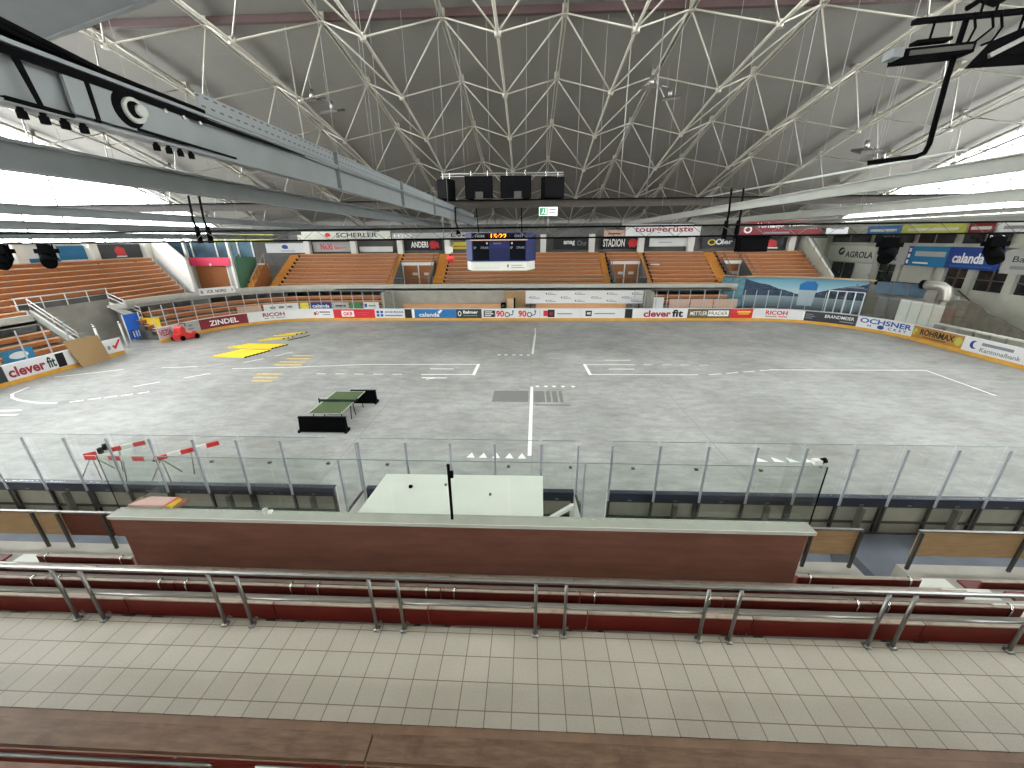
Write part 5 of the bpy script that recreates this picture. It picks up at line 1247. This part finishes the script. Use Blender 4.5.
# big detailed girder at the upper left
t = thing('crane_girder', 'large grey steel girder with bolts and a round hub at the upper left', 'girder', (-4.4, 3, 9.05))
m = MB(); ibeam(m, (-4.4, 1.6, 9.045), (-4.4, 33, 9.02), .16, .44); m.obj('beam', M_GIRD, t)
m = MB(); m.box(-4.41, -4.385, 5.72, 32, 9.34, 9.56)
m.obj('cable_tray', M_TRAY, t)
m = MB(); m.box(-4.5, -4.30, 1.6, 33, 9.265, 9.30); m.obj('upper_flange_strip', M_GIRD, t)
m = MB(); m.box(-4.34, -4.31, 4.02, 5.4, 8.88, 9.18); m.obj('cover_plate', M_GIRD, t)
m = MB(); m.disc((-4.312, 4.58, 9.06), (1, 0, 0), .165, .012, 22); m.prism([(-4.315, 4.62, 8.88), (-4.315, 6.1, 8.86), (-4.315, 6.1, 8.885), (-4.315, 4.62, 8.91)], (.01, 0, 0)); m.obj('black_mark', M_BLACK, t, True)  # black grease ring behind the hub, black strip along the lower edge
m = MB(); m.prism([(-4.305, 3.2, 9.17), (-4.305, 6.4, 9.20), (-4.305, 8.0, 9.23), (-4.305, 8.0, 9.245), (-4.305, 3.2, 9.245)], (.01, 0, 0)); m.obj('black_mark', M_BLACK, t)  # plain black strip below the upper flange
m = MB(); m.prism([(-4.306, 3.72, 8.86), (-4.306, 3.76, 8.86), (-4.306, 3.70, 9.2), (-4.306, 3.64, 9.2)], (.01, 0, 0)); m.obj('chain', M_BLACK, t)
m = MB(); m.disc((-4.31, 4.62, 9.06), (1, 0, 0), .115, .05, 20); h = m.obj('hub', M_GIRD2, t, True)
m = MB(); m.disc((-4.262, 4.60, 9.06), (1, 0, 0), .075, .02, 20); m.obj('hub_recess', M_BLACK, h)
m = MB(); m.disc((-4.25, 4.64, 9.06), (1, 0, 0), .055, .05, 20); m.obj('hub_pin', M_GIRD2, h, True)
for y in (3.62, 3.78, 3.94, 4.10, 4.86, 5.02, 5.18, 5.34):
    m = MB(); m.tube([(-4.36, y, 8.83), (-4.36, y, 8.80), (-4.36, y, 8.80), (-4.36, y, 8.74)], [.022, .022, .034, .034], 6); m.obj('bolt', M_BLACK, t)
m = MB(); m.box(-4.33, -4.3, 4.2, 4.24, 8.86, 9.24); m.box(-4.33, -4.3, 3.3, 3.33, 8.86, 9.24); m.box(-4.345, -4.30, 3.4, 5.7, 9.2, 9.255); m.box(-4.35, -4.3, 3.5, 4.0, 8.84, 8.87); m.obj('stiffener', M_BLACK, t)
for y in (5.05, 5.3, 5.55): m = MB(); m.disc((-4.31, y, 9.17), (1, 0, 0), .022, .02, 8); m.obj('bolt', M_GIRD2, t)
for y in (9.4, 14, 18.6): m = MB(); m.box(-4.50, -4.30, y - .02, y + .02, 8.83, 9.56); m.obj('joint_plate', M_GIRD, t)
for y in (12, 22, 30): m = MB(); m.tube([(-4.4, y, 9.28), (-4.4, y, zr(y) - .2)], .008, 5); m.obj('hanger', M_WIRE, t, True)
t = thing('cable_bundle', 'thick bundle of black cables lying on the big upper left girder', 'cables', (-4.4, 4, 9.3))
for k in range(5):
    dx = -.05 + .03 * k; m = MB()
    m.tube([(-4.4 + dx, 2.6, 9.42 + .03 * (k % 3)), (-4.4 + dx, 3.4, 9.42 + .035 * (k % 3)), (-4.4 + dx, 3.9, 9.375 + .025 * (k % 3)), (-4.4 + dx, 4.5, 9.335 + .015 * (k % 2)), (-4.4 + dx, 5.7, 9.33)], .026, 7)
    m.obj('cable', M_BLACK, t, True)
t = thing('overhead_duct', 'flat grey metal duct box in the upper left corner', 'duct', (-6.5, 5, 10.5))
m = MB(); m.prism([(-3.7, 5.43, 10.5), (-9.5, 7.48, 10.5), (-10.6, 5.2, 10.5), (-4.8, 3.1, 10.5)], (0, 0, .35)); m.obj('casing', mat('duct_grey_sheet', (118, 122, 124), .6, 0, .06), t)
m = MB(); m.bar((-3.7, 5.43, 10.53), (-9.5, 7.48, 10.53), .06, .1); m.obj('edge_flange', M_GIRD, t)
# pale girders
GR = 'pale hanging girders'
def girder(X, z0, z1, y0, y1, label, wd=.16):
    t = thing('ceiling_girder', label, 'girder', (X, (y0 + y1) / 2, (z0 + z1) / 2), GR)
    m = MB(); ibeam(m, (X, y0, (z0 + z1) / 2), (X, y1, (z0 + z1) / 2), wd, z1 - z0); m.obj('beam', M_GIRD2 if X > 0 else M_GIRD, t)
    n = 5
    for q in range(n):
        y = max(14, y0) + (y1 - max(14, y0)) * (q + .5) / n
        if z1 < zr(y) - .4: m = MB(); m.tube([(X, y, z1), (X, y, zr(y) - .2)], .008, 5); m.obj('hanger', M_WIRE, t, True)
girder(-6.3, 8.58, 8.92, 2, 44, 'pale girder below and left of the big bolted girder')
girder(-17.0, 8.66, 8.98, 6, 46, 'second pale girder from the left, crossing the bright windows')
girder(-26.0, 8.42, 8.84, 8, 46, 'leftmost pale girder, just above the left spotlights', .2)
girder(-27.6, 7.98, 8.36, 8, 46, 'low pale girder skimming the left spotlights and the left stand', .2)
girder(9.5, 8.95, 9.27, 4, 44, 'uppermost pale girder at the right picture edge')
girder(17.6, 8.92, 9.34, 6, 46, 'second pale girder from the top at the right', .2)
girder(21.5, 8.72, 8.92, 6, 46, 'thin pale girder between the two lowest at the right')
girder(27.0, 8.5, 8.78, 6, 46, 'lowest pale girder at the right, above the dark lighting truss', .2)
t = thing('conduit_pipe', 'thin pale pipe running above the right girders into the black elbow', 'pipe', (14, 24, 10.3))
m = MB(); m.tube([(14.0, 15, 10.35), (14, 29.6, 10.7), (14, 40, 10.9)], .05, 7); m.obj('pipe', M_GIRD2, t, True)
for y in (22, 30): m = MB(); m.tube([(14, y, 10.55), (14, y, zr(y) - .2)], .008, 5); m.obj('hanger', M_WIRE, t, True)
# dark cross beam carrying loudspeakers
t = thing('cross_beam', 'long dark brown cross beam carrying the black loudspeakers', 'beam', (0, 24, 9.6))
m = MB(); ibeam(m, (-34, 24, 9.63), (34, 24, 9.63), .22, .38); m.obj('beam', M_DKBEAM, t)
m = MB(); m.box(-34, 34, 23.86, 23.9, 9.80, 9.85); m.obj('upper_cable', M_BLACK, t)
for x in (-28, -20, -12.5, -8.2, -3.75, -2.35, -.36, .75, 2.4, 3.6, 4.8, 6.3, 8.7, 10.8, 13, 20, 28):
    m = MB(); m.tube([(x, 24, 9.8), (x, 24.0, 17.9)], .011 if x not in (4.8, 6.3, -12.5) else .028, 5); m.obj('hanger', M_WIRE, t, True)
SPK = 'black loudspeakers on the cross beam'
def speaker(x0, x1, z0, z1, rz_, label, wings=False):
    cx = (x0 + x1) / 2; t = thing('loudspeaker', label, 'loudspeaker', (cx, 23.7, z0), SPK)
    w2 = (x1 - x0) / 2; ca, sa = math.cos(rz_), math.sin(rz_)
    def q(px, py): return (cx + px * ca - py * sa, 23.75 + px * sa + py * ca)
    m = MB(); m.prism([(*q(-w2, -.35), z0), (*q(w2, -.35), z0), (*q(w2 * .8, .35), z0), (*q(-w2 * .8, .35), z0)], (0, 0, z1 - z0)); m.obj('cabinet', M_BLACK, t)
    m = MB(); m.prism([(*q(-w2 * .93, -.37), z0 + .06), (*q(w2 * .93, -.37), z0 + .06), (*q(w2 * .93, -.352), z0 + .06), (*q(-w2 * .93, -.352), z0 + .06)], (0, 0, z1 - z0 - .12)); m.obj('grille', M_BLACKG, t)
    m = MB()
    for f in (-.6, .6): a = q(w2 * f, 0); m.tube([(a[0], a[1], z1), (a[0], a[1], z1 + .3)], .03, 6)
    m.obj('bracket', M_CHROME, t)
speaker(-5.15, -4.35, 9.86, 10.85, -.5, 'leftmost black loudspeaker, turned to the left, at the girder end')
speaker(-3.68, -2.15, 9.86, 10.98, 0, 'second black loudspeaker from the left on the cross beam')
speaker(-1.74, -.07, 9.86, 10.98, 0, 'third black loudspeaker from the left on the cross beam')
speaker(.45, 1.65, 9.86, 10.9, .4, 'rightmost black loudspeaker on the cross beam, above the exit sign')
t = thing('amplifier_case', 'small grey case in front of the loudspeakers', 'case', (-2.9, 23.3, 9.82))
for x in (-3.1, -1.0): m = MB(); m.box(x, x + .4, 23.28, 23.36, 9.86, 10.2); m.obj('case', M_BACKF, t)
m = MB(); m.box(-3.2, -.5, 23.28, 23.36, 9.83, 9.86); m.obj('shelf', M_DKBEAM, t)
t = thing('speaker_frame', 'thin grey frame hanging above the loudspeakers', 'frame', (-1.8, 24.2, 11.2))
m = MB(); m.tube([(-5.1, 24.2, 11.2), (1.7, 24.2, 11.2)], .04, 6); m.tube([(-5.1, 24.0, 11.05), (1.7, 24.0, 11.05)], .03, 6); m.obj('rail', M_GALV, t, True)
# exit sign
t = thing('exit_sign', 'green and white emergency exit sign hanging under the dark cross beam', 'exit sign', (.9, 23.6, 9.0))
m = MB(); m.box(.38, 1.40, 23.58, 23.66, 8.98, 9.42); m.obj('panel', M_EXITW, t)
m = MB(); m.box(.42, .86, 23.572, 23.58, 9.02, 9.38); m.obj('green_field', M_EXIT, t)
m = MB(); m.disc((.62, 23.57, 9.3), (0, -1, 0), .03, .004, 10); m.bar((.62, 23.568, 9.26), (.6, 23.568, 9.16), .05, .004, (0, 1, 0)); m.bar((.6, 23.568, 9.16), (.7, 23.568, 9.07), .03, .004, (0, 1, 0)); m.bar((.6, 23.568, 9.16), (.52, 23.568, 9.07), .03, .004, (0, 1, 0)); m.box(.72, .8, 23.566, 23.57, 9.06, 9.34); m.obj('running_figure', M_EXITW, t)
m = MB(); m.box(.94, 1.34, 23.572, 23.58, 9.26, 9.32); m.box(.94, 1.3, 23.572, 23.58, 9.1, 9.16); m.obj('printed_shape', M_INKGREY, t)
for x in (.5, 1.3): m = MB(); m.tube([(x, 23.64, 9.42), (x, 23.9, 9.46)], .02, 6); m.obj('hanger', M_GALV, t)
m = MB(); m.tube([(.88, 23.7, 9.0), (.9, 23.9, 7.9)], .05, 6); tag(m.obj('cable_conduit', M_GALV, None, True), 'pale pipe hanging down below the exit sign', 'pipe')
# scoreboard cube: angled sides
t = thing('scoreboard', 'blue hanging scoreboard with an amber clock and a white bottom strip', 'scoreboard', (-1.9, 24.4, 6.0))
def hexa(x0, x1, x2, x3, z0, z1, grow=0): return [(x1, 24 - grow, z0), (x2, 24 - grow, z0), (x3, 25.3, z0), (x3 - .3, 26.2, z0), (x0 + .3, 26.2, z0), (x0, 25.3, z0)]
m = MB(); m.prism(hexa(-4.05, -3.52, -.33, .25, 6.55, 8.16), (0, 0, 1.58)); m.obj('cabinet', M_NAVY, t)
m = MB(); m.prism(hexa(-4.02, -3.56, -.3, .2, 6.02, 6.55, .05), (0, 0, .5)); m.obj('bottom_strip', M_OFFW, t)
m = MB(); m.prism([(-3.53, 23.99, 6.6), (-4.04, 25.28, 6.6), (-4.04, 25.28, 8.1), (-3.53, 23.99, 8.1)], (-.01, -.004, 0)); m.obj('pale_side', M_LAV, t)
for x0, x1, z0, z1 in ((-3.46, -2.52, 7.8, 8.08), (-2.5, -1.3, 7.78, 8.1), (-1.28, -.4, 7.8, 8.08), (-3.46, -2.5, 6.62, 7.68), (-1.3, -.38, 6.62, 7.68)):
    m = MB(); m.box(x0, x1, 23.975, 24.0, z0, z1); m.obj('screen', M_NAVYD, t)
m = MB(); m.box(-2.48, -1.32, 23.98, 24.0, 6.66, 7.3); m.obj('center_screen', M_ADNAVY if False else mat('screen_deep_blue', (14, 24, 66), .5, 0, .05), t)
m = MB(); m.box(-3.6, -.25, 23.93, 23.99, 7.70, 7.76); m.obj('trim_bar', M_PINKP, t)
sp = lambda u, v, l: (-3.55 + 3.25 * u, 23.972 - l, 6.55 + 1.58 * v)
marks([T_('HEIM', .08, .24, .84, .93, M_INKGREY, .02), T_('GAST', .78, .94, .84, .93, M_INKGREY, .02), T_('PERIODE', .4, .54, .6, .65, M_INKGREY), T_('0', .27, .3, .6, .67, M_INKW, .02), T_('0', .72, .75, .6, .67, M_INKW, .02),
       T_('SP', .04, .09, .44, .52, M_INKGREY), T_('STRAFE', .17, .31, .44, .52, M_INKGREY), T_('SP', .7, .75, .44, .52, M_INKGREY), T_('STRAFE', .82, .96, .44, .52, M_INKGREY),
       T_('15:22', .36, .64, .80, .96, M_AMBER, .012)], sp, t)
marks([('p', [(.64, .5), (.67, .25), (.67, .75)], M_INKK), R_(.72, .92, .52, .6, M_INKGREY), R_(.72, .96, .28, .36, M_INKGREY), R_(.05, .5, .26, .32, M_ADGREY)], lambda u, v, l: (-3.55 + 3.25 * u, 23.95 - l, 6.02 + .53 * v), t)
for x in (-3.2, -.6): m = MB(); m.tube([(x, 25, 8.1), (x, 24.1, 9.45)], .03, 6); m.obj('hanger', M_BLACK, t, True)
# small ball game basket hanging left of the scoreboard
t = thing('hanging_winch', 'small white and red winch hanging left of the scoreboard', 'winch', (-4.55, 22.8, 6.9))
m = MB(); m.box(-4.8, -4.45, 22.6, 22.9, 7.1, 7.4); m.obj('body', M_WHITEP, t)
m = MB(); m.tube([(-4.75, 22.7, 6.75), (-4.4, 22.7, 6.75)], .18, 10); m.obj('drum', M_RED, t, True)
for x in (-4.9, -4.4): m = MB(); m.tube([(x, 22.75, 7.5), (x, 22.9, 9.4)], .03, 6); m.obj('hanger', M_GALV, t, True)
t = thing('hanging_lead', 'black hanging lead with a plug left of the amber clock', 'cable', (-4.2, 22.6, 8))
m = MB(); m.tube([(-4.3, 23.6, 9.45), (-4.2, 22.9, 8.7), (-4.05, 22.6, 8.3)], .04, 6); m.obj('cable', M_BLACK, t, True)
m = MB(); m.tube([(-4.05, 22.6, 8.35), (-4.03, 22.58, 8.05)], [.05, .14], 8); m.obj('plug', M_BLACK, t, True)
# dark lighting truss
t = thing('lighting_truss', 'slim dark lattice truss spanning the hall with spotlights hanging from it', 'truss', (0, 20, 7.8))
A = [(-33, 20, 7.74), (34, 20, 7.88)]; Bt = [(-33, 20, 8.22), (34, 20, 8.36)]
m = MB(); m.tube(A, .045, 6); m.obj('lower_chord', M_BLACK, t, True)
m = MB(); m.tube(Bt, .045, 6); m.obj('upper_chord', M_BLACK, t, True)
m = MB(); n = 96
for k in range(n):
    f0, f1 = k / n, (k + 1) / n; x0, x1 = -33 + 67 * f0, -33 + 67 * f1; za, zb = 7.74 + .14 * f0, 8.22 + .14 * f1
    if k % 2: m.tube([(x0, 20, za), (x1, 20, zb)], .011, 4)
    else: m.tube([(x0, 20, 8.22 + .14 * f0), (x1, 20, 7.74 + .14 * f1)], .014, 4)
m.obj('lattice', M_WIRE, t, True)
for x in (-30, -18, -9, 6, 15, 30): m = MB(); m.tube([(x, 20, 8.3), (x, 20.0, zr(20) - .2)], .008, 5); m.obj('hanger', M_WIRE, t, True)
# spotlights (moving heads) on the truss
def spot(x, label, tilt, size=1.0):
    t = thing('spotlight', label, 'spotlight', (x, 20, 7.7), 'black spotlights on the lighting truss')
    s = size
    m = MB(); m.box(x - .42 * s, x + .42 * s, 19.75, 20.2, 7.28, 7.5); m.box(x - .3 * s, x + .3 * s, 19.85, 20.1, 7.5, 7.72); m.obj('base', M_BLACK, t)
    for d in (-.33, .33): m = MB(); m.bar((x + d * s, 19.95, 7.3), (x + d * s, 19.95, 6.95), .08, .2, (0, 1, 0)); m.obj('yoke_arm', M_BLACK, t)
    d = Vector((math.sin(tilt), -.55, -math.cos(tilt) * .55)).normalized(); c = Vector((x, 19.9, 6.98))
    m = MB(); m.tube([c - d * .34, c - d * .22, c + d * .2, c + d * .48], [.18 * s, .29 * s, .31 * s, .27 * s], 14); h = m.obj('lamp_head', M_BLACK, t, True)
    m = MB(); m.tube([c + d * .48, c + d * .49], .22 * s, 14); m.obj('lens', M_BLACKG, h)
    m = MB()
    for q in (-.25, .25): m.tube([(x + q, 20, 7.74), (x + q, 20.02, 7.66)], .06, 6)
    m.obj('clamp', M_CHROME, t)
spot(-24.9, 'second black spotlight from the left, in front of the left end stand', .7)
spot(-27.3, 'leftmost black spotlight, cut by the picture edge', .2)
spot(16.7, 'black spotlight in front of the grey wall sign on the right', -.7, 1.05)
spot(21.4, 'rightmost black spotlight, in front of the navy wall sign', -.2, 1.0)
t = thing('truss_loudspeaker', 'black box loudspeaker hanging from the truss above the right stairway', 'loudspeaker', (10.3, 20, 7.1))
m = MB(); m.box(9.7, 11.0, 19.7, 20.15, 7.12, 7.72); m.obj('cabinet', M_BLACK, t)
m = MB(); m.box(9.75, 10.95, 19.68, 19.7, 7.17, 7.66); m.obj('grille', M_BLACKG, t)
m = MB(); m.box(9.55, 11.15, 19.85, 20.05, 7.72, 7.84); m.obj('bracket', M_BLACK, t)
for nm, x, dx in (('left', -16.7, .4), ('right', 9.1, -.2)):
    for q, d in enumerate((0, .55)):
        t = thing('hanging_cable', 'black cable with plug hanging above the truss, %s one of the %s pair' % (('left', 'right')[q], nm), 'cable', (x + d, 20, 8), 'black cables hanging at the truss')
        m = MB(); m.tube([(x + d - dx, 20.6, 9.9), (x + d - dx * .4, 20.2, 8.8), (x + d, 20.1, 8.2)], .05, 6); m.obj('cable', M_BLACK, t, True)
        m = MB(); m.tube([(x + d, 20.1, 8.5), (x + d, 20.1, 7.7)], [.09, .12], 8); m.obj('plug', M_BLACK, t, True)
# high bay lamps in the roof
def lamp(x, y, z, label):
    t = thing('highbay_lamp', label, 'lamp', (x, y, z), 'flood lamps hanging in the roof frame')
    for q, (dx, dz) in enumerate(((0, 0), (1.15, -.6))):
        m = MB(); m.prism([(x + dx - .6, y - .5, z + dz - .12), (x + dx + .5, y - .5, z + dz - .02), (x + dx + .6, y + .5, z + dz + .3), (x + dx - .5, y + .5, z + dz + .2)], (0, 0, .14)); m.obj('housing', mat('lamp_housing_brown', (62, 56, 50), .6, 0, .08), t)
        m = MB(); m.tube([(x + dx, y, z + dz + .2), (x + dx, y, z + dz + .7)], .12, 8); m.obj('ballast', M_GALV, t, True)
    m = MB(); m.tube([(x - .1, y, z + .4), (x + 1.05, y, z + .1)], .03, 6); m.obj('bracket', M_GALV, t, True)
    m = MB(); m.tube([(x, y, z + .5), (x, y, zr(y) - .1)], .015, 5); m.tube([(x + .95, y, z), (x + .95, y, zr(y) - .1)], .01, 5); m.obj('hanger', M_WIRE, t, True)
lamp(-13.6, 28, 15.75, 'pair of dark flood lamps in the roof at the left')
lamp(7.0, 28, 16.0, 'pair of dark flood lamps in the roof right of the centre')
lamp(20.3, 28, 12.5, 'pair of flood lamps hanging low at the right, above the pale girders')
# heaters and pipework at the upper right corner
t = thing('radiant_heater', 'dark box heater hanging at the upper right', 'heater', (7.1, 9, 10.8))
m = MB(); m.prism([(6.55, 8.85, 10.74), (7.72, 8.85, 10.82), (7.72, 8.85, 10.98), (6.55, 8.85, 10.9)], (0, .35, 0)); m.obj('body', M_BLACK, t)
m = MB(); m.prism([(6.62, 8.83, 10.79), (7.66, 8.83, 10.86), (7.66, 8.83, 10.93), (6.62, 8.83, 10.86)], (0, .02, 0)); m.obj('glass_front', M_BACKF, t)
m = MB(); m.box(6.35, 6.53, 8.85, 9.1, 10.78, 10.92); m.obj('lamp_end', M_GIRD, t)
m = MB(); m.bar((6.75, 9, 11.02), (7.35, 9, 11.06), .16, .05); m.tube([(7.02, 9, 11.0), (7.02, 9, 11.4)], .02, 6); m.obj('bracket', M_BLACK, t)
t = thing('equipment_housing', 'big dark housing at the right edge of the ceiling', 'housing', (8.9, 9, 10.7))
m = MB(); m.prism([(8.05, 8.7, 10.72), (9.9, 8.7, 10.78), (9.9, 8.7, 11.2), (8.35, 8.7, 11.12)], (0, .6, 0)); m.obj('body', M_BLACK, t)
m = MB(); m.bar((7.85, 8.68, 10.7), (8.5, 8.68, 11.02), .05, .07); m.obj('silver_tube', M_GALV, t)
for x in (8.5, 9.4): m = MB(); m.tube([(x, 9, 11.12), (x, 9, 11.42)], .02, 6); m.obj('hanger', M_BLACK, t, True)
t = thing('mounting_bar', 'black bar with cables above the heater in the upper right corner', 'bar', (7.6, 9, 11.4))
m = MB(); m.bar((6.65, 9, 11.33), (9.6, 9, 11.5), .1, .07); m.obj('bar', M_BLACK, t)
for k, (x0, x1) in enumerate(((7.6, 7.5), (7.9, 7.62), (8.05, 7.9))):
    m = MB(); m.tube([(x0, 8.95, 11.42), (x0 + .1, 8.95, 11.2), (x1 + .15, 8.95, 11.0), (x1, 8.95, 10.95)], .02, 6); m.obj('cable', M_BLACK, t, True)
for x in (7.75, 8.0): m = MB(); m.tube([(x, 9, 11.42), (x, 9, 13.2)], .02, 6); m.obj('hanger', M_BLACK, t, True)
m = MB(); m.tube([(7.5, 9, 11.5), (7.7, 9, 11.62), (7.95, 9, 11.55), (8.15, 9, 11.66)], .05, 6); m.obj('clamp', M_BLACK, t, True)
t = thing('black_pipe', 'long black pipe with an elbow dropping from the upper right', 'pipe', (7.6, 9.1, 9.3))
m = MB(); m.tube([(7.63, 9.1, 11.4), (7.62, 9.1, 10.5), (7.68, 9.1, 9.45), (7.64, 9.1, 9.3), (7.5, 9.1, 9.24), (7.2, 9.3, 9.22), (6.9, 9.5, 9.2)], .045, 8); m.obj('pipe', M_BLACK, t, True)
